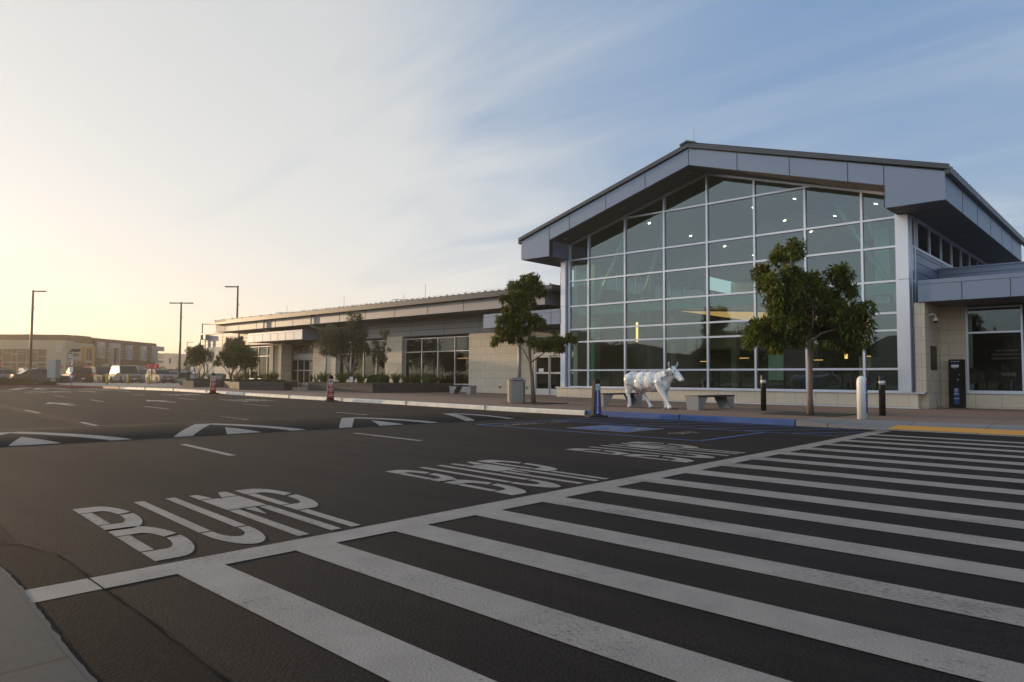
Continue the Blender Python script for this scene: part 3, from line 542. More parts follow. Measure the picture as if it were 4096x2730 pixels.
# roof of the hall: solid gable band with boxed eaves
out = [(-23.83, 7.04), (-23.83, 7.99), (-14.52, 10.73), (-5.24, 7.99), (-5.24, 7.04), (-7.05, 7.04), (-7.05, top_in(-7.05)), (-14.52, 10.03), (-22.0, top_in(-22.0)), (-22.0, 7.04)]
mb = MB(); n = len(out)
def gable(y0, y1, mb):
    L = [(x, z) for x, z in out]; tops = [L[1], L[2], L[3]]
    for poly, m in (([L[0], L[1], L[2], L[7], L[8], L[9]], 'metal_panel'), ([L[2], L[3], L[4], L[5], L[6], L[7]], 'metal_panel')): mb.extY(poly, y0, y1, m)
gable(26.65, 26.80, mb)
HR = mb.build('roof', 'metal_panel', T)
mb = MB()   # body of the roof behind the fascia: sides in panel, undersides in soffit
for poly, mm in (([out[0], out[1], out[2], out[7], out[8], out[9]], 0), ([out[2], out[3], out[4], out[5], out[6], out[7]], 1)):
    m = len(poly)
    for i in range(m):
        a, b = poly[i], poly[(i+1) % m]
        if (abs(a[0]+14.52) < .01 and abs(b[0]+14.52) < .01): continue
        under = (a[1] < 7.1 and b[1] < 7.1) or (abs(a[1]-top_in(a[0])) < .02 and abs(b[1]-top_in(b[0])) < .02)
        segs = [(26.80, 28.2, 'soffit'), (28.2, 38, 'ceiling_sky_tint'), (38, 47, 'interior_ceiling')] if under and not (a[1] < 7.1 and b[1] < 7.1) else [(26.80, 43.0, 'soffit' if under else 'metal_panel')]  # front ceiling coloured slate-blue for the sky reflected in the upper panes
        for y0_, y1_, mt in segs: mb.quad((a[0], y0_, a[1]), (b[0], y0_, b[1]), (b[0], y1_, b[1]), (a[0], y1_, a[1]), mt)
mb.build('soffit', None, HR)
mb = MB()  # standing seam roofing with seams
cap = [(-23.95, 8.0), (-23.95, 8.15), (-14.52, 10.93), (-5.12, 8.17), (-5.12, 8.02), (-14.52, 10.75)]
mb.extY([cap[0], cap[1], cap[2], cap[5]], 26.55, 43.6, 'roof_metal'); mb.extY([cap[2], cap[3], cap[4], cap[5]], 26.55, 43.6, 'roof_metal')
for y in frange(26.75, 43.4, .47):
    for s in (-1, 1): mb.add([(-14.52+s*.1, y-.02, 10.92), (-14.52+s*.1, y+.02, 10.92), (-14.52+s*9.40, y+.02, 8.15), (-14.52+s*9.40, y-.02, 8.15), (-14.52+s*.1, y-.02, 10.99), (-14.52+s*.1, y+.02, 10.99), (-14.52+s*9.40, y+.02, 8.22), (-14.52+s*9.40, y-.02, 8.22)], [(0, 1, 2, 3), (4, 7, 6, 5), (0, 4, 5, 1), (1, 5, 6, 2), (2, 6, 7, 3), (3, 7, 4, 0)], 'roof_metal')
mb.extY([(-14.85, 10.86), (-14.52, 10.97), (-14.19, 10.86), (-14.19, 10.93), (-14.52, 11.04), (-14.85, 10.93)], 26.5, 43.6, 'roof_metal')
mb.build('roofing', None, HR)
mb = MB(); mb.box(-5.23, -5.06, 26.62, 43.7, 7.88, 8.03); mb.box(-24.02, -23.84, 26.62, 43.7, 7.86, 8.01); split_build(mb, 'gutter', 'roof_metal', HR)
mb = MB()
for x in (-22.01, -20.78, -18.70, -16.62, -14.52, -12.40, -10.33, -8.26, -7.08):
    zt = 10.73-.2952*abs(x+14.52)-.01; zb = top_in(x)+.0 if abs(x+14.52) < 7.4 else 7.06
    mb.box(x-.011, x+.011, 26.643, 26.66, zb, zt)
    if abs(x+14.52) < 7.4: mb.add([(x-.011, 26.66, top_in(x)-.003), (x+.011, 26.66, top_in(x)-.003), (x+.011, 28.2, top_in(x)-.003), (x-.011, 28.2, top_in(x)-.003)], [(0, 1, 2, 3)])
for s in (-1, 1):
    a = [(-14.52+s*.02, 10.715), (-14.52+s*9.26, 7.985), (-14.52+s*9.26, 7.97), (-14.52+s*.02, 10.70)]; mb.extY(a, 26.642, 26.655)
for y in (29.3, 32.0, 34.7, 37.4, 40.1): mb.box(-5.245, -5.232, y-.01, y+.01, 7.06, 7.86)
for y in (27.9, 29.6, 31.3, 33, 34.7, 36.4, 38.1, 39.8, 41.5): mb.box(-7.0, -5.26, y-.008, y+.008, 7.032, 7.037)
mb.box(-5.46, -5.44, 26.8, 43, 7.032, 7.037); mb.box(-22.008, -21.99, 26.655, 26.9, 7.06, 7.8)
mb.build('panel_joints', 'joint', HR)
for x in (-21.6, -18.23, -14.87, -10.75, -7.5):
    mb = MB(); z = top_in(x); s = 1 if x < -14.52 else -1; M = Matrix.Translation((x, 27.38, z-.006)) @ Matrix.Rotation(-s*math.atan(A_), 4, 'Y')
    mb.lathe([(.085, 0), (.10, 0), (.10, -.012), (.085, -.012)], m='steel', n=20); mb.lathe([(.05, -.004), (.05, -.006)], m='dim_glow', n=14); mb.xf(M); mb.build('soffit_light', None, HR)
mb = MB(); mb.tube([(-14.4, 26.9, 10.95), (-14.4, 26.9, 11.62)], .012); mb.build('lightning_rod', 'galvanised', HR)
# glazed gable wall
mx = [-22.04, -20.82, -18.71, -16.62, -14.52, -12.41, -10.36, -8.28, -7.06]
tz = [.70, 1.565, 2.956, 3.58, 4.73, 5.98, 7.04, 8.70]
GY = 28.25
W = MB(); fw = .042
for i, x in enumerate(mx):
    hw = fw*(1.35 if i in (0, len(mx)-1) else 1); xc = min(max(x, -22.0), -7.1) if i in (0, len(mx)-1) else x
    W.box(xc-hw, xc+hw, GY-.06, GY+.12, .66, top_in(xc)-.01)
for z in tz:
    for a, b in zip(mx, mx[1:]):
        lim = 14.52-(10.03-z)/A_ if False else None
        h = (10.03-z)/A_; xa, xb = max(a+fw, -14.52-h+.1), min(b-fw, -14.52+h-.1)
        if xb > xa: W.box(xa, xb, GY-.056, GY+.11, z-.075 if z > .71 else z-.02, z if z > .71 else z+.055)
for s in (-1, 1):
    a = [(-14.52, 10.03), (-14.52+s*7.5, 10.03-A_*7.5), (-14.52+s*7.5, 9.94-A_*7.5), (-14.52, 9.94)]; W.extY(a, GY-.058, GY+.115)
CW = W.build('glass_wall', 'alu_frame', T)
G = MB()
for a, b in zip(mx, mx[1:]):
    zz = tz+[99]
    for z0, z1 in zip(zz, zz[1:]):
        P = [(a, z0), (b, z0)]; ta, tb = top_in(a)-.02, top_in(b)-.02
        if z0 >= max(ta, tb): continue
        pts = []
        def clip(x, z): return z <= top_in(x)-.02
        zb_, za_ = min(z1, tb), min(z1, ta)
        if za_ > z0 and zb_ > z0:
            pts = [(a, z0), (b, z0), (b, zb_)]
            if z1 < max(ta, tb) and z1 > min(ta, tb): xq = -14.52-(10.01-z1)/A_ if ta < tb else -14.52+(10.01-z1)/A_; pts.append((xq, z1))
            pts.append((a, za_))
        elif zb_ > z0: xq = -14.52-(10.01-z0)/A_; pts = [(xq, z0), (b, z0), (b, zb_)]; 
        else: xq = -14.52+(10.01-z0)/A_; pts = [(a, z0), (xq, z0), (a, za_)]
        j = random.uniform(-.0025, .0025); k = random.uniform(-.002, .002)
        G.poly([(x, GY+.02+j*(x-a)+k*(z-z0), z) for x, z in pts])
G.build('glass_pane', 'hall_glass', CW)
mb = MB(); mb.box(-22.40, -22.10, 28.02, 28.42, .70, 7.03); mb.box(-7.02, -6.69, 28.02, 28.42, .70, 7.03); split_build(mb, 'corner_column', 'alu_frame', T, bevel=.01)
mb = MB(); 
for x in (-22.25, -6.86): mb.box(x-.17, x+.18, 28.012, 28.03, 4.70, 4.712)
split_build(mb, 'column_joint', 'joint', T)
mb = MB(); mb.box(-22.70, -6.51, 28.10, 28.50, 0, .655); B0 = mb.build('base_wall', 'limestone', T)
mb = MB(); mb.box(-22.74, -6.30, 28.05, 28.30, .657, .70); mb.box(-22.70, -6.5, 28.093, 28.10, .135, .18); split_build(mb, 'sill', 'alu_frame', B0)
# right flank: glazed corner strip, cladding, clerestory
XS = -6.67
mb = MB(); mb.box(XS-.05, XS, 28.42, 28.50, .7, 7.03); mb.box(XS-.05, XS, 28.83, 28.95, .7, 7.03)
for z in tz[:-1]: mb.box(XS-.045, XS-.005, 28.50, 28.83, z-.07, z)
SW = mb.build('side_window', 'alu_frame', T); mb = MB(); mb.box(XS-.03, XS-.025, 28.50, 28.83, .7, 7.03); mb.build('glass_pane', 'hall_glass', SW)
def flank(X, s, parent):
    """side wall of the hall at X with a clerestory band; s=+1 faces +X"""
    mb = MB(); a, b = (X-.25, X) if s > 0 else (X, X+.25)
    mb.box(a, b, 28.95, 47, 0, 4.6, 'metal_panel'); 
    mb.box(a-.02 if s > 0 else a, b if s > 0 else b+.02, 28.95, 47, 4.6, 5.88, 'metal_panel')
    o = mb.build('side_wall', None, parent); mb = MB()
    for z in (4.72, 5.05, 5.40, 5.72): mb.box(X-.004, X+.004, 28.95, 47, z-.012, z+.012)
    mb.box(X-.004, X+.004, 32.9, 32.92, 4.6, 5.9); mb.build('panel_joints', 'joint', o)
    mb = MB(); mb.box(X-.06, X+.02*s if s > 0 else X+.06, 28.9, 47, 5.88, 5.96); mb.box(X-.06, X+.05, 28.9, 47, 6.93, 7.03)
    for y in frange(29.12, 46.0, 1.86): mb.box(X-.06, X+.03, y-.035, y+.035, 5.96, 6.93)
    c = mb.build('clerestory', 'alu_frame', o); mb = MB(); mb.box(X-.02, X-.015, 29, 47, 5.96, 6.93); mb.build('glass_pane', 'wing_glass' if s > 0 else 'clear_glass', c)
flank(XS, 1, T); flank(-22.3, -1, T)
# ------------- interior of the hall
IN = MB()
IN.box(-22.05, -7.0, 28.4, 47, .05, .137, 'interior_floor')
IN.box(-22.04, -22.0, 28.9, 47, .137, 5.85, 'interior_wall'); IN.box(-7.0, -6.96, 28.9, 47, .137, 5.85, 'interior_wall')
IN.poly([(-22.4, 46.98, .137), (-6.6, 46.98, .137), (-6.6, 46.98, 7.85), (-14.52, 46.98, 10.08), (-22.4, 46.98, 7.85)], 'interior_wall')
IN.box(-21.9, -7.1, 28.80, 29.0, 4.30, 4.66, 'teal_steel')
# inner low block with gold-lit cove and its own clerestory
IN.box(-19.5, -7.1, 35.5, 46.9, 2.75, 3.65, 'interior_wall'); IN.box(-21.5, -7.1, 40.2, 46.9, 3.65, 4.6, 'interior_wall')
IN.box(-22.0, -7.0, 38.0, 38.3, .14, 2.75, 'interior_dark')
for x in (-20.6, -19.2, -15.8, -12.2, -9.2, -7.8): IN.box(x-.14, x+.14, 33.4, 33.7, .137, 7.2 if x in (-20.6, -7.8) else 4.4, 'interior_wall')
IN.box(-21.6, -21.1, 29.1, 29.6, .137, 6.9, 'teal_steel'); IN.box(-8.3, -7.3, 29.1, 29.5, .137, 4.0, 'interior_dark'); IN.box(-8.1, -7.6, 29.1, 29.5, 4.0, 6.9, 'teal_steel')
IT = IN.build('interior', None, T)
mb = MB(); mb.extY([(-18.5, 4.62), (-14.65, 4.36), (-7.6, 3.70), (-7.6, 2.95), (-14.65, 3.92)], 33.0, 33.3, 'dim_glow'); mb.build('glowing_cove', None, IT)  # soffit slope given its own glow for the gold light on it
mb = MB(); mb.extY([(-19.8, 4.72), (-14.65, 5.15), (-7.1, 4.6), (-7.1, 3.78), (-14.65, 4.46), (-18.5, 4.72)], 33.32, 33.5, 'interior_wall'); mb.build('bulkhead', None, IT)
mb = MB(); 
for a, b, r_ in (((-19.16, 28.85, 7.94), (-20.85, 28.85, 4.7), .09), ((-18.4, 31.2, 8.5), (-19.9, 31.2, 4.4), .08), ((-9.41, 28.85, 8.0), (-7.55, 28.85, 4.7), .09), ((-9.0, 31.2, 7.8), (-7.9, 31.2, 4.6), .07)): mb.tube([a, b], r_, n=8)
split_build(mb, 'brace', 'teal_steel', IT)
for x, y in [(-18.7, 30.37), (-18.7, 34.5), (-18.7, 38.5), (-18.7, 42.4), (-15.25, 34.6), (-15.25, 38.6), (-15.25, 42.5), (-12.45, 32.7), (-12.1, 37), (-8.6, 31.2)]:
    mb = MB(); mb.lathe([(.062, 0), (.062, -.02)], m='lamp_white', n=20); s = 1 if x < -14.52 else -1
    mb.xf(Matrix.Translation((x, y, top_in(x)-.006)) @ Matrix.Rotation(-s*math.atan(A_), 4, 'Y')); mb.build('ceiling_light', None, IT)
for x, y, z0, z1 in [(-19.51, 30.5, 2.97, 3.94), (-9.63, 30.5, 1.99, 2.50)]:
    mb = MB(); mb.lathe([(.055, z0), (.055, z1)], (x, y, 0), 'lamp_warm', 12); mb.tube([(x, y, z1), (x, y, 4.0)], .008, 'dark_metal'); mb.build('pendant_lamp', None, IT)
mb = MB()
for i, x in enumerate((-19.2, -16.9, -13.1, -10.6)): mb.box(x, x+.5, 36.4, 36.43, 2.1+.15*(i % 2), 2.12+.15*(i % 2), 'lamp_warm')
split_build(mb, 'strip_light', None, IT)
for i, w_ in enumerate(('nearest the left column', 'second from the left column', 'behind the cow statue', 'right of the cow statue', 'left of the street tree', 'behind the street tree', 'nearest the right column')):
    o = thing('waiting_seat', 'dark row seat inside the hall, '+w_, 'seat', (-20.5+i*1.9, 31.2, .137), group='row seats inside the hall')
    mb = MB(); mb.box(0, 1.2, 0, .55, .32, .38); mb.build('seat', 'dark_metal', o); mb = MB(); mb.box(0, 1.2, .5, .57, .382, .82); mb.build('backrest', 'dark_metal', o); mb = MB(); mb.box(.1, .15, .1, .5, 0, .318); mb.box(1.05, 1.1, .1, .5, 0, .318); split_build(mb, 'leg', 'steel', o)
mb = MB(); mb.box(-13.9, -13.2, 33.0, 33.1, 1.1, 2.3, 'sign_white'); mb.box(-10.5, -9.9, 35, 35.1, 1.2, 2.2, 'hotel_white'); split_build(mb, 'notice_board', None, IT)

# ------------- long wing on the left
WY = 30.0
mb = MB(); mb.box(-60.0, -23.4, 28.0, 29.5, 4.89, 5.53, 'wing_panel'); mb.box(-60.0, -23.4, 28.02, 46, 4.88, 4.889, 'soffit'); mb.box(-60.0, -23.4, 29.5, 46, 4.89, 5.53, 'wing_panel')
WR = mb.build('roof', None, T); mb = MB(); mb.box(-60.35, -22.9, 27.82, 46, 5.53, 5.66, 'roof_metal'); mb.box(-60.1, -22.9, 27.95, 46, 5.66, 5.86, 'roof_metal')
for x in frange(-60, -23, .52): mb.box(x-.02, x+.02, 27.93, 46, 5.86, 5.90, 'roof_metal')
mb.box(-60.1, -22.9, 27.90, 27.93, 5.92, 5.925, 'roof_metal')
for x in frange(-60, -23, 1.56): mb.box(x-.012, x+.012, 27.91, 27.95, 5.84, 5.95, 'roof_metal')
mb.build('roofing', None, WR); mb = MB(); mb.box(-60.45, -22.9, 27.66, 27.82, 5.50, 5.64); mb.build('gutter', 'roof_metal', WR)
mb = MB()
for x in (-58.3, -55.9, -53.0, -50.1, -47.6, -44.7, -41.62, -38.7, -35.62, -32.5, -29.41, -26.4): mb.box(x-.012, x+.012, 27.993, 28.0, 4.90, 5.52)
mb.build('panel_joints', 'joint', WR)
for x in (-51.67, -45.02):
    mb = MB(); mb.tube([(x, 27.9, 5.5), (x, 27.9, 4.75), (x+.1, 28.4, 4.62), (x+.2, 29.8, 4.2)], .065, n=10); mb.build('downspout', 'galvanised', WR)
for x, h, y in ((-59.2, .55, 29), (-50.2, .7, 29), (-48.0, .6, 32), (-42.6, .9, 29), (-39.9, .55, 34), (-33.9, 1.0, 29), (-36.0, .55, 29), (-28.5, .85, 33), (-24.0, .95, 30), (-55, .5, 31)):
    mb = MB(); mb.tube([(x, y, 5.85), (x+.02, y, 5.9+h)], .014, n=6); mb.build('lightning_rod', 'galvanised', WR)
for x in (-50.3, -36.1): 
    mb = MB(); mb.tube([(x, 28.2, 5.86), (x, 28.2, 6.05), (x+.9, 28.6, 6.0), (x+1.8, 29.4, 5.95)], .02, n=6); mb.build('roof_pipe', 'galvanised', WR)
# connecting piece up to the hall
mb = MB(); mb.box(-23.4, -22.4, 29.6, 46, 4.3, 5.40, 'wing_panel'); mb.box(-23.42, -22.38, 29.55, 46, 5.55, 5.90, 'roof_metal'); mb.box(-23.4, -22.4, 30.1, 46, 5.4, 5.55, 'dark_metal'); mb.box(-28, -22.4, 29.9, 30.3, 4.2, 4.88, 'wing_panel'); mb.build('link_wall', None, T)
# wall pieces: stone piers, panels, window bays
def wallseg(x0, x1, z0, z1, m='limestone', y=WY, d=.4, name='wall', par=T): mb = MB(); mb.box(x0, x1, y, y+d, z0, z1); return mb.build(name, m, par)
wallseg(-31.0, -25.9, 0, 3.80, name='stone_wall'); wallseg(-38.95, -37.15, 0, 3.82, y=29.85, d=.55, name='stone_pier'); wallseg(-46.7, -44.75, 0, 3.82, y=29.85, d=.55, name='stone_pier'); wallseg(-54.05, -52.2, 0, 3.82, y=29.75, d=.9, name='stone_pier'); wallseg(-67.4, -59.1, 0, 3.80, name='stone_wall')
wallseg(-52.2, -50.95, 0, .86, y=30.0, d=.6, name='base_wall'); wallseg(-37.15, -31.0, 0, .66, y=29.95, name='base_wall'); wallseg(-44.75, -38.95, 0, .9, y=29.95, name='base_wall'); wallseg(-59.1, -54.05, 0, .88, y=29.95, name='base_wall')
mb = MB(); mb.box(-60.0, -54.2, 30.06, 30.4, 3.80, 4.88); mb.box(-46.3, -22.4, 30.06, 30.4, 3.80, 4.88); mb.box(-54.2, -46.3, 30.1, 30.4, 3.75, 4.88); UP = mb.build('panel_wall', 'wing_panel', T)
mb = MB()
for z in (4.16, 4.50): mb.box(-60, -22.5, 30.052, 30.06, z-.011, z+.011)
for x in (-58, -56, -43.2, -39.62, -36.49, -33.32, -30.12, -27): mb.box(x-.012, x+.012, 30.052, 30.06, 3.80, 4.88)
mb.box(-60, -22.5, 29.99, 30.06, 3.78, 3.81); mb.build('panel_joints', 'joint', UP)
mb = MB(); mb.box(-67.5, -60.0, 30.02, 46, 3.8, 5.02); mb.box(-67.4, -60, 31, 46, 0, 3.8); LW = mb.build('panel_wall', 'wing_panel', T)
mb = MB(); mb.box(-67.6, -60.0, 29.95, 46, 5.02, 5.12, 'roof_metal')
for z in (4.05, 4.35, 4.68): mb.box(-67.5, -60, 30.012, 30.02, z-.012, z+.012, 'joint')
for x in (-65.6, -62.9): mb.box(x-.012, x+.012, 30.012, 30.02, 3.8, 5.02, 'joint')
mb.build('coping', None, LW)
for x in (-66.9, -65.9):
    mb = MB(); mb.box(x-.2, x+.2, 29.7, 30.0, 4.55, 4.95); mb.tube([(x, 29.8, 4.6), (x, 29.8, .5)], .05, n=8); mb.build('downspout', 'galvanised', LW)
def window(x0, x1, z0, z1, ms, trs, y=30.15, m='white_frame', gm='wing_glass', name='window', th=.05, par=T):
    mb = MB(); mb.box(x0, x0+th, y-.05, y+.08, z0, z1); mb.box(x1-th, x1, y-.05, y+.08, z0, z1); mb.box(x0+th, x1-th, y-.05, y+.08, z0, z0+th*1.3); mb.box(x0+th, x1-th, y-.05, y+.08, z1-th, z1)
    for x in ms: mb.box(x-th/2, x+th/2, y-.048, y+.078, z0+th*1.3, z1-th)
    for z in trs:
        xs_ = [x0+th]+[v for x in ms for v in (x-th/2, x+th/2)]+[x1-th]
        for a, b in zip(xs_[::2], xs_[1::2]): mb.box(a, b, y-.046, y+.076, z-th, z)
    o = mb.build(name, m, par); mb = MB(); xs_ = [x0]+list(ms)+[x1]; zs = [z0]+list(trs)+[z1]
    for a, b in zip(xs_, xs_[1:]):
        for c, d in zip(zs, zs[1:]): j = random.uniform(-.012, .012); mb.quad((a, y+.02+j, c), (b, y+.02-j, c), (b, y+.02-j, d), (a, y+.02+j, d))
    mb.build('glass_pane', gm, o); return o
window(-37.12, -31.02, .70, 3.66, (-35.47, -33.92, -32.36), (2.80,)); window(-44.72, -38.98, .95, 3.66, (-43.25, -41.74, -40.25), (2.82,)); window(-59.05, -54.07, .92, 3.66, (-57.91, -56.49, -55.08), (2.86,))
# rooms behind the windows
mb = MB(); mb.box(-60, -22.6, 36, 36.1, 0, 4.9, 'interior_dark'); mb.box(-60, -22.6, 30.5, 36, .1, .33, 'interior_floor'); mb.box(-60, -22.6, 30.45, 36, 4.0, 4.05, 'interior_dark')
mb.box(-33.1, -32.7, 33, 33.1, .3, 2.2, 'interior_wall'); mb.box(-32.0, -31.1, 33.4, 33.5, 1.7, 2.1, 'dim_glow'); mb.box(-35.9, -35.3, 33.6, 34.2, .33, 1.2, 'interior_wall')
mb.tube([(-34.2, 30.6, 3.5), (-36.6, 30.6, .6)], .09, 'teal_steel'); mb.tube([(-43.0, 30.6, 3.5), (-45, 30.6, .6)], .09, 'teal_steel')
for x in (-35.4, -33.9, -32.4): mb.box(x, x+1.2, 33.2, 33.25, 2.42, 2.45, 'lamp_warm')
mb.build('interior', None, T)
def canopy(x0, x1, y0, y1, z0, z1, js, name='canopy', sj=None, m='metal_panel'):
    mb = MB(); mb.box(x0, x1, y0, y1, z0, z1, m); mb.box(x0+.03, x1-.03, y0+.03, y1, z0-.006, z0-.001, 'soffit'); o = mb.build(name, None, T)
    mb = MB(); mb.box(x0, x1, y0-.005, y0, z1-.155, z1-.140)
    for x in js: mb.box(x-.011, x+.011, y0-.005, y0, z0+.005, z1-.155)
    if sj: mb.box(x1, x1+.005, y0, y1, z1-.155, z1-.14); mb.box(x1, x1+.005, sj-.01, sj+.01, z0, z1-.155)
    mb.build('panel_joints', 'joint', o); return o
canopy(-54.27, -46.2, 27.95, 30.1, 3.85, 4.55, (-53.2, -51.9, -50.7, -49.6, -48.5, -47.35), 'entrance_canopy', 29.45)
canopy(-27.8, -22.42, 28.0, 30.1, 3.85, 4.61, (-26.2, -24.4, -23.0), 'entrance_canopy', m='metal_panel')
canopy(-6.45, 8, 28.12, 32.3, 3.87, 4.63, (-5.12, -3.75, -2.3), 'entrance_canopy', m='metal_panel')
mb = MB(); mb.box(-6.65, 8, 32.3, 45, 4.5, 5.50, 'metal_panel'); PP = mb.build('parapet', None, T); mb = MB(); mb.box(-6.65, 8, 32.25, 45.1, 5.50, 5.56, 'metal_panel'); mb.box(-6.6, 8, 32.293, 32.30, 5.28, 5.295, 'joint'); mb.box(-3.41, -3.39, 32.293, 32.3, 4.63, 5.28, 'joint'); mb.build('coping', None, PP)
# door 4 entrance
def sliding(x0, x1, z0, z1, y, n, par, name, hdr=.30, split=1.3, kick=.28, m='white_frame'):
    mb = MB(); mb.box(x0, x1, y-.12, y+.12, z1-hdr, z1); mb.box(x0, x0+.07, y-.1, y+.1, z0, z1-hdr); mb.box(x1-.07, x1, y-.1, y+.1, z0, z1-hdr)
    D = mb.build(name, m, par); w = (x1-x0-.14)/n
    for i in range(n):
        a = x0+.07+i*w; yy = y-.03 if i in (0, n-1) else y+.03; mb = MB(); e = .05
        mb.box(a+.006, a+e, yy-.025, yy+.025, z0+.01, z1-hdr-.01); mb.box(a+w-e, a+w-.006, yy-.025, yy+.025, z0+.01, z1-hdr-.01)
        mb.box(a+e, a+w-e, yy-.025, yy+.025, z0+.01, z0+kick); mb.box(a+e, a+w-e, yy-.025, yy+.025, z1-hdr-.10, z1-hdr-.01); mb.box(a+e, a+w-e, yy-.025, yy+.025, z0+split-.05, z0+split+.04)
        mb.quad((a+e, yy, z0+kick), (a+w-e, yy, z0+kick), (a+w-e, yy, z1-hdr-.1), (a+e, yy, z1-hdr-.1), 'wing_glass') if False else None
        l = mb.build('door_leaf', m, D); g = MB(); g.quad((a+e, yy, z0+kick), (a+w-e, yy, z0+kick), (a+w-e, yy, z1-hdr-.1), (a+e, yy, z1-hdr-.1)); g.build('glass_pane', 'wing_glass', l)
    return D
D4 = sliding(-52.72, -49.05, .40, 2.90, 31.0, 4, T, 'sliding_door', .34, 1.25)
window(-53.85, -52.74, .86, 3.72, (), (2.92,), 31.0, name='side_light'); window(-49.03, -48.0, .42, 3.72, (), (2.92,), 31.0, name='side_light'); window(-52.72, -49.05, 2.92, 3.72, (-50.88,), (), 31.0, name='fanlight')
wallseg(-48.0, -46.5, 0, 3.80, y=30.0, d=1.1, name='stone_pier'); wallseg(-54.2, -53.86, 0, 3.8, y=30.2, d=.9, name='stone_pier')
mb = MB(); mb.box(-52.6, -50.98, 30.93, 30.945, 2.99, 3.38, 'wing_panel'); mb.box(-50.8, -49.1, 30.93, 30.945, 2.99, 3.40, 'wing_panel'); SG = mb.build('door_sign', None, T); SG.data.materials[0] = mat('sign_grey', (.085, .08, .075), .6)
mb = MB(); add_text(mb, 'Door 4', .30, facing((-52.5, 30.925, 3.12)), 'sign_white', .004, 'LEFT'); add_text(mb, 'Bag Claim', .15, facing((-49.62, 30.925, 3.30)), 'sign_white', .002, 'RIGHT'); add_text(mb, 'Restrooms', .15, facing((-49.62, 30.925, 3.09)), 'sign_white', .002, 'RIGHT')
for x, z in ((-49.5, 3.22), (-49.5, 3.02), (-49.3, 3.22), (-49.3, 3.02)): mb.box(x, x+.15, 30.92, 30.929, z, z+.15, 'sign_white')
mb.build('sign_lettering', None, SG)
mb = MB(); add_text(mb, 'HOURS', .16, facing((-48.52, 30.96, 2.05)), 'sign_white', .003); add_text(mb, '4:30am - 11:30pm', .07, facing((-48.52, 30.96, 1.9)), 'sign_white', .001); mb.build('hours_lettering', None, T)
mb = MB(); add_text(mb, 'terprise', .42, facing((-50.9, 31.6, 2.0)), mat('ghost_letters', (.11, .10, .075), .6) and 'ghost_letters', .01); mb.build('counter_lettering', None, T)
mb = MB(); mb.tube([(-53.3, 29.70, 3.7), (-53.3, 29.70, .45), (-53.35, 29.55, .40)], .055, n=10); mb.build('downspout', 'galvanised', T); mb = MB(); mb.tube([(-45.95, 29.80, 3.7), (-45.95, 29.80, .4)], .05, n=10); mb.build('downspout', 'galvanised', T)
mb = MB(); mb.tube([(-26.88, 29.93, 3.8), (-26.88, 29.93, .3)], .075, n=10); mb.build('downspout', 'galvanised', T)
# glass door between wing and hall
D2 = sliding(-25.78, -22.75, .20, 2.45, 30.05, 3, T, 'glass_door', .09, 1.22, .36); window(-25.78, -22.75, 2.47, 3.45, (-24.25,), (), 30.1, name='fanlight'); wallseg(-25.9, -22.4, 3.45, 3.82, y=30.0, name='panel_wall', m='wing_panel')
mb = MB(); mb.box(-25.5, -25.15, 30.0, 30.006, 1.48, 1.66, 'sign_white'); mb.box(-24.25, -24.0, 30.0, 30.006, .49, .55, 'sign_white'); split_build(mb, 'door_sticker', None, T)
# right recess
mb = MB(); mb.box(-6.60, -6.27, 28.502, 30.55, 0, .70); mb.box(-6.60, -6.27, 28.2, 30.55, .702, 3.86); mb.box(-6.27, -5.46, 30.45, 30.9, 0, 3.86); mb.box(-5.46, -3.74, 30.45, 30.9, 0, .655); split_build(mb, 'stone_wall', 'limestone', T)
mb = MB(); mb.box(-5.46, -3.74, 30.40, 30.47, .657, .69); mb.build('sill', 'alu_frame', T)
window(-5.46, -3.74, .69, 3.80, (), (2.90,), 30.55, 'alu_frame', 'wing_glass', 'storefront_window', .065); window(-3.68, 8, .14, 3.80, (-2.6, -1.5, .5, 2.5, 5), (2.9,), 30.55, 'alu_frame', 'wing_glass', 'storefront_window', .065)
mb = MB(); mb.box(-6.2, 8, 36, 36.1, 0, 4.4, 'interior_dark'); mb.box(-6.2, 8, 30.95, 36, .05, .137, 'interior_floor'); mb.box(-6.2, 8, 30.9, 36, 3.9, 3.95, 'interior_dark'); mb.lathe([(.02, .0), (.35, .08), (.42, .3), (.3, .5), (.05, .62)], (-5.5, 32, 1.0), 'interior_wall', 14); mb.box(-5.2, -4.7, 32.2, 32.6, .14, 1.1, 'interior_wall'); mb.build('interior', None, T)
mb = MB()
for i, s in enumerate(('NOW BOARDING', 'ROWS CHARDONNAY', 'THROUGH PINOT NOIR')): add_text(mb, s, .085, facing((-4.22, 30.545, 2.20-i*.14)), 'ghost_letters', .001)
add_text(mb, 'WINE', .17, facing((-4.2, 30.545, 1.35)), 'ghost_letters', .004); mb.build('window_lettering', None, T)
mb = MB(); mb.box(-6.262, -6.235, 28.88, 29.70, 1.50, 2.36); mb.build('plaque', 'bronze', T, bevel=.006)
mb = MB(); mb.box(-6.26, -6.21, 29.44, 29.56, .60, .80); mb.tube([(-6.23, 29.5, .62), (-6.23, 29.5, .3), (-6.21, 29.6, .14)], .016, n=8); mb.build('conduit_box', 'galvanised', T)
SG2 = thing('security_camera', 'white dome security camera on a curved arm fixed to the stone wall', 'camera', (0, 0, 0))
mb = MB(); mb.lathe([(.07, 0), (.07, .02)], n=14); mb.xf(Matrix.Translation((-6.26, 28.75, 3.42)) @ Matrix.Rotation(R(90), 4, 'Y')); mb.tube([(-6.26, 28.75, 3.42), (-6.17, 28.80, 3.48), (-6.10, 28.85, 3.47), (-6.08, 28.87, 3.42), (-6.08, 28.87, 3.36)], .022, n=10); mb.build('arm', 'white_plastic', SG2)
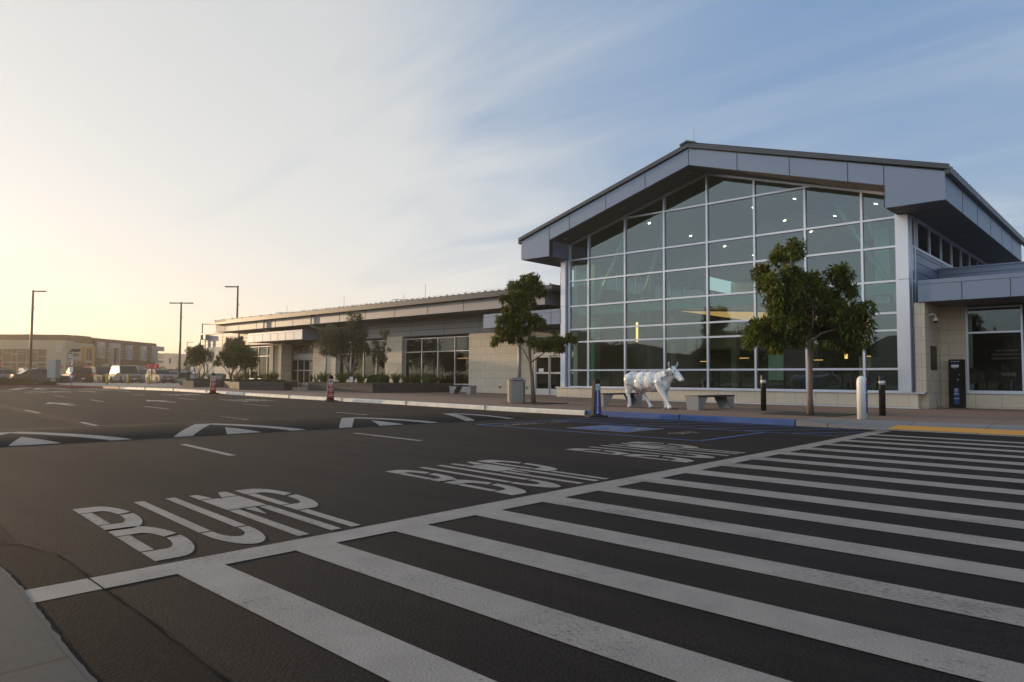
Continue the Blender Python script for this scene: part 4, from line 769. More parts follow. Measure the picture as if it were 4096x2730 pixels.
mb = MB(); mb.lathe([(.025, .0), (.05, -.03), (.085, -.09), (.092, -.12), (.088, -.13)], (-6.08, 28.87, 3.37), n=20); mb.build('housing', 'white_plastic', SG2); mb = MB(); mb.lathe([(.062, -.131), (.058, -.17), (.035, -.20), (.005, -.212)], (-6.08, 28.87, 3.37), n=16); mb.build('dome', 'black_plastic', SG2)
for x, z in ((-28.35, .60), (-26.3, .58)):
    o = thing('wall_floodlight', 'small black floodlight low on the limestone wall '+('left of' if x < -28 else 'right of')+' the trash bin', 'floodlight', (x, 29.98, z)); mb = MB(); mb.box(-.035, .035, -.10, -.03, -.04, .05); mb.build('housing', 'black_plastic', o, bevel=.008); mb = MB(); mb.tube([(0, 0, 0), (0, -.04, 0)], .014); mb.build('bracket', 'black_plastic', o)
# ------------------------------------------------------------------ trees and planting
def leafquad(mb, p, d, up, L, w, droop=0.0, m=None):
    """a leaf of two bent quads starting at p along d"""
    s = d.cross(up); 
    if s.length < 1e-4: s = d.cross(Vector((1, 0, 0)))
    s.normalize(); n = s.cross(d)
    mid = p+d*L*.5+s*0; tip = p+d*L+Vector((0, 0, -droop*L))
    mid = mid+Vector((0, 0, -droop*L*.25))
    mb.add([p, mid+s*w-n*w*.25, tip, mid-s*w-n*w*.25], [(0, 1, 2), (0, 2, 3)], m)
def rnd_dir(): 
    z = random.uniform(-1, 1); t = random.uniform(0, 2*math.pi); r_ = math.sqrt(1-z*z); return Vector((r_*math.cos(t), r_*math.sin(t), z))
def crown(blobs, dens, L, w, leafm, tipm=None, tipf=.04, rosette=8, droop=.35, depth=1.0, fill=.5, jit=1.0):
    """leaves gathered in rosettes through each (u,v,r) blob; u,v lie across the view, the third axis is spread by the blob radius"""
    mb = MB(); tips = []
    for b in list(blobs)*2:
        u, v, r_ = b[:3]; k = random.uniform(-depth, depth)
        n = max(4, int(dens*1.9*r_**2))
        for _ in range(n):
            q = rnd_dir(); q = q*(max(.05, r_-L*.28)*(random.random()**fill)); q.y *= 1.25
            c = Vector((u, k, v))+q; outw = (q.normalized()+Vector((0, 0, .55))).normalized() if q.length > 1e-3 else Vector((0, 0, 1)); tips.append(c)
            mm = tipm if tipm and random.random() < tipf*(2.2 if q.z > 0 else .5) else leafm  # yellower tip leaves, thicker on clump tops, also stand in for sunlight
            for j in range(rosette):
                d = (outw*random.uniform(.2, .9)+rnd_dir()*jit).normalized(); ll = L*random.uniform(.65, 1.2)
                leafquad(mb, c+rnd_dir()*.03, d, Vector((0, 0, 1)), ll, w*random.uniform(.8, 1.2), droop*random.uniform(.4, 1.5), mm)
    return mb, tips
def tree(name, label, cat, loc, trunk, limbs, blobs, dens, L, w, leafm, tr=.08, bark='bark', group=None, tipm=None, twigs=60, rz=R(42.5), **kw):
    o = thing(name, label, cat, loc, rz, group)
    mb = MB(); n = len(trunk); rr = [tr*(1-.80*i/(n-1)) for i in range(n)]; rr[0] *= 1.25
    mb.tube([(u, 0 if len(t) < 3 else t[2], v) for t in trunk for u, v in [t[:2]]], rr, n=12)
    for pts, r0 in limbs: mb.tube([(p[0], p[2] if len(p) > 2 else 0, p[1]) for p in pts], [r0*(1-.7*i/(len(pts)-1)) for i in range(len(pts))], n=8)
    cm, tips = crown(blobs, dens, L, w, leafm, tipm, **kw)
    spine = [Vector((t[0], t[2] if len(t) > 2 else 0, t[1])) for t in trunk[1:]]+[Vector((p[0], p[2] if len(p) > 2 else 0, p[1])) for pts, r0 in limbs for p in pts[1:]]
    for _ in range(twigs):
        c = random.choice(tips); s = min(spine, key=lambda q: (q-c).length+max(0, q.z-c.z)*2); m_ = (s+c)/2+Vector((0, 0, -.04))
        mb.tube([s, m_, c], [.016, .009, .004], n=5)
    mb.build('trunk', bark, o); cm.build('crown', leafm, o); return o
random.seed(21)
bR = [((-0.56, 4.68), 0.31), ((-0.86, 4.52), 0.16), ((-0.25, 4.60), 0.16), ((-1.12, 4.14), 0.28), ((-1.14, 3.74), 0.31), ((-0.7, 3.88), 0.30), ((-0.23, 3.84), 0.30), ((0.24, 3.84), 0.30), ((0.67, 3.94), 0.31), ((0.78, 3.71), 0.21), ((-1.09, 3.32), 0.31), ((-0.65, 3.37), 0.35), ((-0.11, 3.37), 0.36), ((0.43, 3.38), 0.36), ((0.72, 3.38), 0.24), ((-1.04, 3.04), 0.28), ((-0.55, 2.92), 0.33), ((0.02, 2.86), 0.33), ((0.53, 2.93), 0.33), ((1.07, 2.86), 0.33), ((1.42, 2.91), 0.28), ((-1.44, 2.5), 0.30), ((-1.65, 2.26), 0.26), ((-1.09, 2.5), 0.33), ((-0.64, 2.45), 0.33), ((-0.22, 2.46), 0.28), ((0.49, 2.53), 0.28), ((0.96, 2.46), 0.30), ((1.43, 2.54), 0.31), ((1.19, 2.16), 0.29), ((1.5, 2.0), 0.24), ((-1.15, 2.12), 0.28), ((-0.73, 2.17), 0.22), ((-0.96, 1.87), 0.14), ((-1.48, 2.19), 0.26), ((0.21, 1.97), 0.09), ((-0.72, 4.2), 0.07), ((.85, 2.75), .30), ((.9, 3.1), .28), ((.75, 2.45), .28), ((-.45, 2.12), .22), ((.62, 2.2), .22), ((.95, 3.45), .2)]
bR = [(u if u < .9 else .9+(u-.9)*.72, v, r_) for (u, v), r_ in bR]
tree('street_tree', 'larger broad-leaved street tree in a square grate beside the white bollard', 'tree', (-7.55, 20.76, .135),
     [(0, 0), (0, .5), (.02, 1.2), (0, 1.87), (-.03, 2.58), (-.1, 3.28), (-.32, 4.03), (-.46, 4.35), (-.56, 4.68)],
     [([(0, 1.9), (-.3, 2.05, .1), (-.7, 2.2, .3), (-1.3, 2.4, .35)], .04), ([(0, 2.0), (.3, 2.3, -.1), (.8, 2.45, -.3), (1.3, 2.5, -.3)], .045), ([(-.03, 2.5), (.25, 2.9, .2), (.6, 3.4, .35), (.75, 3.8, .3)], .035), ([(-.06, 2.8), (-.4, 3.2, -.25), (-.9, 3.7, -.3)], .03), ([(0, 2.2), (.1, 2.5, .5), (.1, 2.9, .9)], .03), ([(0, 2.1), (-.1, 2.5, -.5), (-.2, 3.0, -.8)], .03)],
     bR, 260, .175, .033, 'leaf_broad', .085, 'bark_pale', 'street trees in grates', 'leaf_tip_sunlit', depth=.75, tipf=.15, rosette=8, fill=.38)
bL = [((-0.33, 4.8), 0.22), ((-0.07, 4.76), 0.20), ((0.11, 4.69), 0.15), ((-0.87, 4.47), 0.18), ((-0.58, 4.47), 0.27), ((-0.22, 4.44), 0.27), ((0.18, 4.33), 0.25), ((0.4, 4.19), 0.15), ((-1.19, 4.0), 0.16), ((-0.83, 4.0), 0.27), ((-0.43, 4.04), 0.30), ((-0.14, 4.04), 0.22), ((-1.08, 3.6), 0.2), ((-0.76, 3.6), 0.27), ((-0.43, 3.64), 0.22), ((-0.03, 3.75), 0.13), ((-1.33, 3.2), 0.16), ((-1.04, 3.2), 0.27), ((-0.68, 3.2), 0.30), ((-0.32, 3.28), 0.25), ((0.05, 3.17), 0.26), ((0.34, 3.1), 0.16), ((-1.29, 2.8), 0.2), ((-0.97, 2.8), 0.27), ((-0.61, 2.8), 0.25), ((-0.28, 2.81), 0.22), ((-1.47, 2.44), 0.16), ((-1.22, 2.55), 0.2), ((-1.55, 2.25), 0.1), ((-0.86, 2.48), 0.18), ((-0.53, 2.44), 0.14), ((-0.06, 2.34), 0.22), ((0.27, 2.23), 0.25), ((0.6, 2.27), 0.25), ((0.85, 2.16), 0.22), ((0.99, 2.38), 0.2), ((1.32, 2.49), 0.2), ((1.57, 2.46), 0.14), ((1.07, 2.09), 0.15), ((0.77, 2.67), 0.1)]
bL = [(u, v, r_) for (u, v), r_ in bL]
tree('street_tree', 'slimmer irregular street tree growing beside the large trash bin', 'tree', (-17.83, 20.69, .165),
     [(0, 0), (-.05, .81), (-.14, 1.54), (-.17, 2.08), (-.19, 2.81), (-.21, 3.53), (-.25, 4.26), (-.33, 4.8)],
     [([(-.13, 1.5), (-.38, 2.01, .1), (-.67, 2.26, .2), (-1.04, 2.4, .2)], .03), ([(-.11, 1.55), (.27, 1.83, -.1), (.6, 2.09, -.2), (1.25, 2.34, -.2)], .032), ([(-.16, 2.3), (.1, 2.8, .15), (.2, 3.1, .2)], .02), ([(-.18, 2.7), (-.5, 3.1, -.2), (-.9, 3.5, -.2)], .022), ([(-.15, 2.2), (-.5, 2.5, .3), (-.9, 2.8, .4)], .02), ([(-.2, 3.5), (0, 4.1, .1), (.2, 4.3, .15)], .02)],
     bL, 270, .165, .031, 'leaf_broad', .075, 'bark_pale', 'street trees in grates', 'leaf_tip_sunlit', depth=.5, tipf=.15, rosette=8, fill=.38)
T1 = [(-1.2, 2.12, 0.26), (-1.24, 1.81, 0.26), (-0.89, 2.42, 0.26), (-0.63, 2.34, 0.35), (-0.46, 2.95, 0.22), (-0.24, 3.04, 0.22), (-0.02, 2.69, 0.44), (0.24, 2.96, 0.22), (0.64, 2.96, 0.22), (0.55, 2.43, 0.48), (0.99, 2.52, 0.35), (1.21, 2.17, 0.31), (0.86, 1.91, 0.35), (0.25, 2.08, 0.44), (-0.28, 1.99, 0.39), (-0.01, 1.64, 0.26), (0.78, 1.56, 0.26), (1.13, 1.74, 0.26), (-0.71, 1.9, 0.31), (-1.46, 1.76, 0.18), (-0.62, 1.59, 0.18)]
K = .86
tree('strawberry_tree', 'low spreading dark green tree in the hexagonal block planter between the red signs', 'tree', (-42.3, 21.2, .36),
     [(.1, .4), (.0, .75), (.1, 1.1), (.3, 1.5), (.35, 2.0), (.2, 2.4)], [([(-.35, .4), (-.5, .8), (-.35, 1.1, .1), (-.5, 1.6, .2)], .05), ([(0, .7), (.15, 1.0, -.2), (.5, 1.35, -.3), (.8, 1.8, -.2)], .045), ([(0, .75), (-.15, 1.2, .2), (-.1, 1.8, .3)], .04), ([(-.45, .8), (-.8, 1.3, -.1), (-1.1, 1.6)], .03), ([(.1, 1.1), (.6, 1.4, .3), (1, 1.7, .3)], .035)],
     [(u*K, v*K+.02, r_*K) for u, v, r_ in T1], 330, .12, .026, 'leaf_dark', .055, 'bark', 'trees in the block planters', 'leaf_tip_sunlit', twigs=50, depth=.75, tipf=.03, rosette=7, droop=.2)
T0 = [(-1.0, 2.65, 0.15), (-1.04, 2.29, 0.22), (-0.82, 2.44, 0.33), (-0.53, 2.51, 0.33), (-1.03, 2.0, 0.18), (-0.71, 2.0, 0.4), (-0.34, 2.07, 0.4), (-0.16, 2.44, 0.33), (0.02, 2.73, 0.26), (-0.16, 1.8, .3), (-.96, 1.63, .15), (0.2, 2.3, .3), (0.3, 1.95, .25), (-.55, 1.7, .3)]
tree('strawberry_tree', 'dark green multi-stemmed tree at the left end of the far planter', 'tree', (-49.6, 22.3, .39),
     [(-.1, .35), (0, .75), (.15, 1.1), (0, 1.5), (-.2, 2.1)], [([(-.35, .35), (-.5, .9), (-.7, 1.5, .1), (-.8, 2)], .045), ([(0, .6), (.3, 1.0), (.45, 1.4, -.2), (.1, 1.9)], .045), ([(.1, .8), (.5, 1.15), (.75, 1.6)], .035), ([(-.4, .8), (-.2, 1.3, .3), (-.3, 1.8)], .03)],
     T0, 330, .13, .027, 'leaf_dark', .05, 'bark', 'trees in the block planters', 'leaf_tip_sunlit', twigs=40, depth=.7, tipf=.03, rosette=7, droop=.2)
T0b = [(0.2, 2.88, 0.29), (0.38, 2.62, 0.44), (0.21, 2.15, 0.47), (0.56, 3.06, 0.36), (0.93, 3.07, 0.4), (1.29, 2.99, 0.26), (0.75, 2.63, 0.47), (1.11, 2.52, 0.47), (1.41, 2.52, 0.22), (0.75, 2.08, 0.47), (1.19, 2.01, 0.44), (1.48, 2.09, 0.18), (0.94, 1.64, 0.33), (0.57, 1.72, 0.29), (1.0, 3.35, .2), (.3, 3.2, .2)]
k2 = 1.10
tree('olive_tree', 'taller bushy tree behind the far planter against the pale end wall', 'tree', (-53.6, 25.6, .39),
     [(.75, .2), (.7, .8), (.95, 1.4), (.9, 2.0), (.8, 2.7)], [([(.7, .5), (.55, 1.1), (.5, 1.7), (.4, 2.3)], .05), ([(.85, 1.1), (1.2, 1.6), (1.2, 2.2)], .045)],
     [(u*k2+.05, v*k2, r_*k2) for u, v, r_ in T0b], 260, .14, .028, 'leaf_olive', .07, 'bark', 'trees in the block planters', None, twigs=40, depth=.8, rosette=7, droop=.15)
TO = [(-1.79, 2.82, 0.14), (-1.57, 3.44, 0.23), (-1.23, 3.78, 0.23), (-1.01, 3.44, 0.51), (-1.45, 2.88, 0.39), (-1.56, 2.31, 0.34), (-1.0, 2.77, 0.56), (-1.0, 2.31, 0.39), (-0.44, 3.22, 0.56), (-0.38, 2.54, 0.62), (0.17, 4.46, 0.23), (0.45, 4.41, 0.28), (0.62, 4.13, 0.23), (0.12, 4.01, 0.34), (0.35, 3.68, 0.45), (0.8, 3.68, 0.34), (0.12, 3.11, 0.62), (0.69, 3.0, 0.51), (0.92, 2.55, 0.34), (0.35, 2.38, 0.51), (1.02, 3.34, 0.23)]
TO2 = [(1.42, 2.89, 0.28), (1.59, 2.56, 0.28), (1.37, 2.33, 0.34), (1.71, 2.22, 0.34), (1.94, 1.88, 0.28), (2.16, 2.45, 0.17), (1.98, 3.4, 0.28), (1.64, 3.46, 0.17), (2.15, 3.52, 0.14), (1.99, 3.12, 0.17), (1.32, 1.88, 0.17), (1.0, 2.2, .25), (1.85, 2.8, .15)]
tree('olive_tree', 'grey-green olive-like tree with a ragged crown in the long block planter', 'tree', (-35.76, 24.78, .32),
     [(.25, .4), (.1, .9), (-.05, 1.5), (-.15, 2.1), (-.3, 2.8)], [([(.2, .5), (.25, 1.2), (.4, 1.9), (.35, 2.8), (.3, 3.8)], .055), ([(.05, 1.1), (-.3, 1.6, .1), (-.8, 2.0, .1), (-1.1, 2.8)], .045), ([(.15, .8), (-.1, 1.4, -.3), (-.5, 2.2, -.4)], .04), ([(.3, 1.4), (.6, 2.0, .2), (.7, 2.8)], .035)],
     TO, 420, .085, .017, 'leaf_olive', .06, 'bark_pale', 'trees in the block planters', 'leaf_tip_sunlit', twigs=110, depth=.7, tipf=.05, rosette=7, droop=.05, fill=.6, jit=1.3)
tree('olive_tree', 'thin airy young tree leaning right in the long block planter', 'tree', (-35.76, 24.98, .32),
     [(.95, .5), (1.1, .9), (1.35, 1.4), (1.5, 2.0), (1.6, 2.6)], [([(1.5, 1.8), (1.75, 2.3), (1.98, 2.7), (2.0, 3.4)], .02), ([(1.4, 1.6), (1.7, 1.9), (2.0, 2.2)], .02)],
     TO2, 260, .085, .016, 'leaf_olive', .03, 'bark_pale', 'trees in the block planters', 'leaf_tip_sunlit', twigs=50, depth=.35, tipf=.05, rosette=7, droop=.05, fill=.7, jit=1.3)
tree('plum_tree', 'small leafless-looking pinkish tree behind the parked cars near the pale building', 'tree', (-112.2, 33.0, .3),
     [(0, 0), (0, 1.0), (.1, 1.6)], [([(0, .8), (-.7, 1.6), (-1.3, 2.2)], .06), ([(0, .9), (.8, 1.7), (1.2, 2.1)], .06)],
     [(-1.1, 2.0, .6), (-.4, 2.4, .7), (.3, 2.5, .7), (.9, 2.0, .6), (1.4, 1.7, .4), (0, 1.8, .7)], 60, .18, .05, 'leaf_pink', .1, twigs=20, depth=.5, rosette=6)
def planter(name, label, pts, z0, z1, group):
    """raised bed of split-face blocks with a cap course; pts clockwise or not, XY"""
    o = thing(name, label, 'planter', (0, 0, 0), group=group); mb = MB(); c = Vector((sum(p[0] for p in pts)/len(pts), sum(p[1] for p in pts)/len(pts)))
    ins = lambda k: [tuple(c+(Vector(p)-c)*(1-k/max(.01, (Vector(p)-c).length))) for p in pts]
    A, B = pts, ins(.32); n = len(pts)
    for i in range(n):
        j = (i+1) % n
        mb.quad((*A[i], z0), (*A[j], z0), (*A[j], z1-.05), (*A[i], z1-.05)); mb.quad((*B[i], z1), (*B[j], z1), (*B[j], z1-.25), (*B[i], z1-.25))
    mb.build('block_wall', 'planter_block', o); mb = MB(); C = ins(-.03)
    for i in range(n):
        j = (i+1) % n
        mb.quad((*C[i], z1), (*C[j], z1), (*B[j], z1), (*B[i], z1)); mb.quad((*C[i], z1-.05), (*C[j], z1-.05), (*C[j], z1), (*C[i], z1)); mb.quad((*A[i], z1-.05), (*A[j], z1-.05), (*C[j], z1-.05), (*C[i], z1-.05))
    mb.build('cap', mat('planter_cap', (.085, .075, .072), .8, noise=.2, nscale=8, bump=.4) and 'planter_cap', o)
    mb = MB(); mb.poly([(*p, z1-.10) for p in B]); mb.build('soil', 'soil', o); return o
def inpoly(x, y, P):
    c = False; n = len(P)
    for i in range(n):
        (x1, y1), (x2, y2) = P[i], P[i-1]
        if (y1 > y) != (y2 > y) and x < (x2-x1)*(y-y1)/(y2-y1)+x1: c = not c
    return c
PA = [(-46.1, 22.2), (-39.2, 19.75), (-37.0, 21.3), (-38.3, 22.6), (-43.6, 24.3)]
planter('block_planter', 'angular grey block planter with a clipped hedge between the two red signs', PA, .25, .80, 'block planters on the pavement')
PB = [(-49.0, 20.7), (-47.3, 20.7), (-46.9, 23.6), (-52.5, 25.3), (-56, 24.2)]
planter('block_planter', 'grey block planter furthest left beside the green newspaper box', PB, .30, .82, 'block planters on the pavement')
PC = [(-37.5, 23.15), (-31.7, 23.5), (-31.3, 26.8), (-32.0, 29.7), (-43.6, 29.7), (-43.6, 27.0)]
planter('block_planter', 'long grey block planter full of ferns in front of the window wall', PC, .18, .80, 'block planters on the pavement')
PD = [(-60.8, 25.4), (-58.9, 25.0), (-57.6, 28.8), (-57.6, 29.8), (-61.4, 29.8)]
planter('block_planter', 'small low block wall corner behind the newspaper box', PD, .3, .92, 'block planters on the pavement')
PE = [(-57.4, 27.4), (-46.9, 25.0), (-45.9, 27.5), (-54.1, 29.8), (-57.4, 29.8)]
planter('block_planter', 'long block planter bed against the wall behind the trash bin', PE, .3, .85, 'block planters on the pavement')
def inrand(P, n):
    xs_ = [p[0] for p in P]; ys_ = [p[1] for p in P]; out_ = []
    while len(out_) < n:
        x = random.uniform(min(xs_), max(xs_)); y = random.uniform(min(ys_), max(ys_))
        if inpoly(x, y, P): out_.append((x, y))
    return out_
def shrink(P, k=.86):
    cx = sum(p[0] for p in P)/len(P); cy_ = sum(p[1] for p in P)/len(P); return [(cx+(x-cx)*k, cy_+(y-cy_)*k) for x, y in P]
def fern_clump(name, label, x, y, z, h, n, group, m='leaf_fern'):
    """foxtail fern: curved plumes ringed with tiny leaves"""
    mb = MB()
    for i in range(n):
        a = random.uniform(0, 6.28); lean = random.uniform(.15, .75); L = h*random.uniform(.6, 1.15); pts = []
        for k in range(7):
            t = k/6; pts.append(Vector((math.cos(a)*lean*L*t*t*.9+math.cos(a)*.05, math.sin(a)*lean*L*t*t*.9+math.sin(a)*.05, L*(t-.22*lean*t*t))))
        mb.tube(pts, [.006]*7, n=4)
        for k in range(6):
            for q in range(9):
                t = q/9; p = pts[k].lerp(pts[k+1], t); d = (rnd_dir()+(pts[k+1]-pts[k]).normalized()*.5).normalized(); w_ = .055*(1-abs((k+t)/6-.5)*1.2)
                leafquad(mb, p, d, Vector((0, 0, 1)), w_*1.5+.02, .009)
    o = mb.build(name, m, None, loc=(x, y, z)); return tag(o, label, 'plant', group)
random.seed(9)
places = [('in the long planter near its left corner', -40.6, 26.2), ('in the long planter left of the small white sign', -38.6, 25.1), ('in the long planter right behind the right red sign', -37.2, 24.2), ('in the long planter beside the olive-like trunk', -36.0, 24.4), ('in the long planter just left of the white sign', -35.3, 24.1), ('in the long planter just right of the white sign', -33.9, 24.2), ('in the long planter before the stone pier', -33.0, 24.8), ('in the long planter at its right end', -32.2, 25.4), ('in the long planter at the far right corner', -32.0, 27.6)]
for s, x, y in places: fern_clump('foxtail_fern', 'spiky green foxtail fern '+s, x, y, .70, .62, 26, 'foxtail ferns in the planters')
for s, x, y in [('behind the left red sign', -50.8, 23.4), ('under the far planter trees', -52.4, 24.4), ('right of the newspaper box', -54.4, 24.3), ('behind the trash bin', -49.5, 26.2), ('at the wall right of the trash bin', -47.6, 26.3), ('behind the small tree in the rear bed', -52.5, 27.0), ('at the left end of the rear bed', -55.5, 27.6)]: fern_clump('foxtail_fern', 'spiky green foxtail fern '+s, x, y, .74, .68, 26, 'foxtail ferns in the planters')
ferns = [o for o in bpy.data.objects if o.name.startswith('foxtail_fern')]
for P, z, n, lab in ((shrink(PC, .9), .70, 22, 'one of the dense spiky green ferns massed through the long planter'), (shrink(PE, .88), .74, 12, 'one of the spiky green ferns massed in the far bed along the wall')):
    for x, y in inrand(P, n):
        f_ = random.choice(ferns).copy(); COL.objects.link(f_); f_.location = (x, y, z); f_.rotation_euler = (0, 0, random.uniform(0, 6.28)); k = random.uniform(.8, 1.25); f_.scale = (k, k, k); f_['label'] = lab
def cover(name, label, P, z, h, n, m='leaf_cover', L=.05, cat='hedge'):
    mb = MB(); c = Vector((sum(p[0] for p in P)/len(P), sum(p[1] for p in P)/len(P)))
    for x, y in inrand(P, n):
        dd = min((Vector((x, y))-c).length/max((Vector(p)-c).length for p in P), 1); zz = z+h*(1-dd**3*.6)*random.uniform(.25, 1)
        leafquad(mb, Vector((x, y, zz)), (rnd_dir()+Vector((0, 0, .7))).normalized(), Vector((1, 0, 0)), L*random.uniform(.7, 1.4), L*.3)
    o = mb.build(name, m); return tag(o, label, cat)
cover('clipped_hedge', 'low clipped dark hedge filling the planter between the red signs', shrink(PA, .80), .72, .20, 9000)
cover('clipped_hedge', 'low dark hedge in the far left planter beside the newspaper box', shrink(PB, .8), .74, .18, 6000)
cover('round_shrub', 'rounded dense green shrub between ferns in the long planter', [(-34.2, 24.9), (-33.2, 24.6), (-32.7, 25.4), (-33.6, 26.0)], .7, .55, 5200, 'leaf_dark', .06, 'shrub')
# bushes on the bed beyond the red kerb
def bush(label, x, y, rx, ry, h, n, m='leaf_olive'):
    mb = MB()
    for _ in range(n):
        q = rnd_dir(); q.z = abs(q.z); r_ = random.random()**.25; wob = 1+.18*math.sin(q.x*7+x)*math.cos(q.y*6)
        p = Vector((q.x*rx*r_*wob, q.y*ry*r_*wob, q.z*h*r_*wob)); leafquad(mb, p, (q+rnd_dir()*.8).normalized(), Vector((0, 0, 1)), random.uniform(.06, .13), .02)
    return tag(mb.build('low_bush', 'leaf_cover', None, loc=(x, y, .40)), label, 'bush', 'low bushes behind the red kerb')
bush('wide low bush at the left picture edge behind the red kerb', -62.2, 10.6, 1.3, 2.6, .60, 9000); bush('sprawling low bush in front of the grey utility cabinet', -61.2, 13.6, 1.0, 2.1, .52, 8000); bush('small low bush at the foot of the utility cabinet', -60.6, 15.9, .5, .6, .26, 2200)
# small stones of the bed
tag(cover('bark_mulch', None, [(-59.2, 13), (-60.4, 8), (-63, 8), (-63, 16.6), (-58, 16.4)], .40, .03, 1500, 'soil', .07), kind='stuff')
# ------------------------------------------------------------------ things on the pavement
def grate(x, y, w, d, label):
    mb = MB(); z = sw(x)+.004
    mb.box(x-w/2, x+w/2, y-d/2, y-d/2+.03, z, z+.012); mb.box(x-w/2, x+w/2, y+d/2-.03, y+d/2, z, z+.012); mb.box(x-w/2, x-w/2+.03, y-d/2+.03, y+d/2-.03, z, z+.012); mb.box(x+w/2-.03, x+w/2, y-d/2+.03, y+d/2-.03, z, z+.012)
    n = int((d-.06)/.045)
    for i in range(n):
        yy = y-d/2+.04+i*.045
        if abs(yy-y) < .22: mb.box(x-w/2+.03, x-.22, yy, yy+.028, z, z+.010); mb.box(x+.22, x+w/2-.03, yy, yy+.028, z, z+.010)
        else: mb.box(x-w/2+.03, x+w/2-.03, yy, yy+.028, z, z+.010)
    tag(mb.build('tree_grate', 'dark_metal'), label, 'tree grate', 'tree grates'); mb = MB(); mb.quad((x-w/2, y-d/2, z-.001), (x+w/2, y-d/2, z-.001), (x+w/2, y+d/2, z-.001), (x-w/2, y+d/2, z-.001)); o = mb.build('tree_pit', 'soil'); tag(o, kind='structure')
grate(-7.62, 20.95, 2.0, 2.0, 'dark square iron tree grate beside the white bollard'); grate(-17.95, 20.85, 1.9, 1.8, 'dark square iron tree grate beside the trash bin')
def bench(x, y, z, rz, label, L=2.55):
    o = thing('metal_bench', label, 'bench', (x, y, z), rz, 'grey metal benches'); w, h = .46, .455
    mb = MB(); mb.box(-w/2, w/2, -L/2, L/2, h-.012, h); mb.box(-w/2, -w/2+.02, -L/2, L/2, h-.05, h-.012); mb.box(w/2-.02, w/2, -L/2, L/2, h-.05, h-.012)
    for i in range(int(L/.06)-4):
        yy = -L/2+.15+i*.06
        for xx in (-.13, 0, .13): mb.box(xx-.05, xx+.05, yy, yy+.03, h, h+.002, 'joint')
    mb.mats = ['bench_metal', 'joint'] if mb.mats == [None, 'joint'] else mb.mats; mb.build('seat', 'bench_metal', o)
    for s in (-1, 1):
        mb = MB(); y0_ = s*L/2; t = .62*s; b = .22*s; g = .05*s   # wedge legs: wide at the seat, narrow at the ground
        A = [(-w/2, y0_, h-.012), (-w/2, y0_-t, h-.05), (-w/2+.03, y0_-g-b, 0), (-w/2+.03, y0_-g, 0)]; Bq = [(-p[0], p[1], p[2]) for p in A]
        mb.add(A+Bq, [(0, 1, 2, 3), (4, 7, 6, 5), (0, 3, 7, 4)])
        mb.add([(p[0]*.94, p[1]-.012*s, p[2]) for p in A]+[(p[0]*.94, p[1]-.012*s, p[2]) for p in Bq], [(0, 3, 2, 1), (4, 5, 6, 7), (0, 4, 7, 3)])
        mb.build('leg', 'bench_metal', o)
    return o
bench(-11.2, 21.95, .135, R(0), 'grey metal bench right of the white cow statue'); bench(-14.8, 21.9, .14, R(0), 'grey metal bench behind the hind legs of the cow statue'); bench(-28.35, 27.0, .245, R(90), 'grey metal bench under the wing windows by the wall', 1.7)
def bollard(x, y, z, label):
    o = thing('bollard', label, 'bollard', (x, y, z), group='dark bollards'); mb = MB(); mb.lathe([(.085, 0), (.085, 1.10), (.078, 1.13)], n=24); mb.build('post', 'dark_metal', o, bevel=0); mb = MB(); mb.lathe([(.087, .86), (.087, .97)], n=24); mb.build('reflective_band', 'reflective', o)
bollard(-9.54, 22.24, .135, 'black bollard with silver band left of the larger street tree'); bollard(-5.92, 21.7, .135, 'black bollard with silver band right of the white bollard')
WB = thing('white_bollard', 'white domed bollard with a small blue sign on its side at the dropped kerb', 'bollard', (-5.73, 19.29, .135)); mb = MB(); mb.lathe([(.12, 0), (.12, .93), (.112, 1.0), (.085, 1.055), (.045, 1.08), (.01, 1.087)], n=28); mb.build('post', 'white_plastic', WB)
mb = MB(); M = Matrix.Rotation(R(82), 4, 'Z')
for z0, z1, m in ((.16, .66, 'sign_blue'), (.68, .90, 'sign_blue'), (.905, .97, 'sign_red')): mb.box(-.036, .036, -.123, -.113, z0, z1, m, M)
mb.build('sign_plate', None, WB)
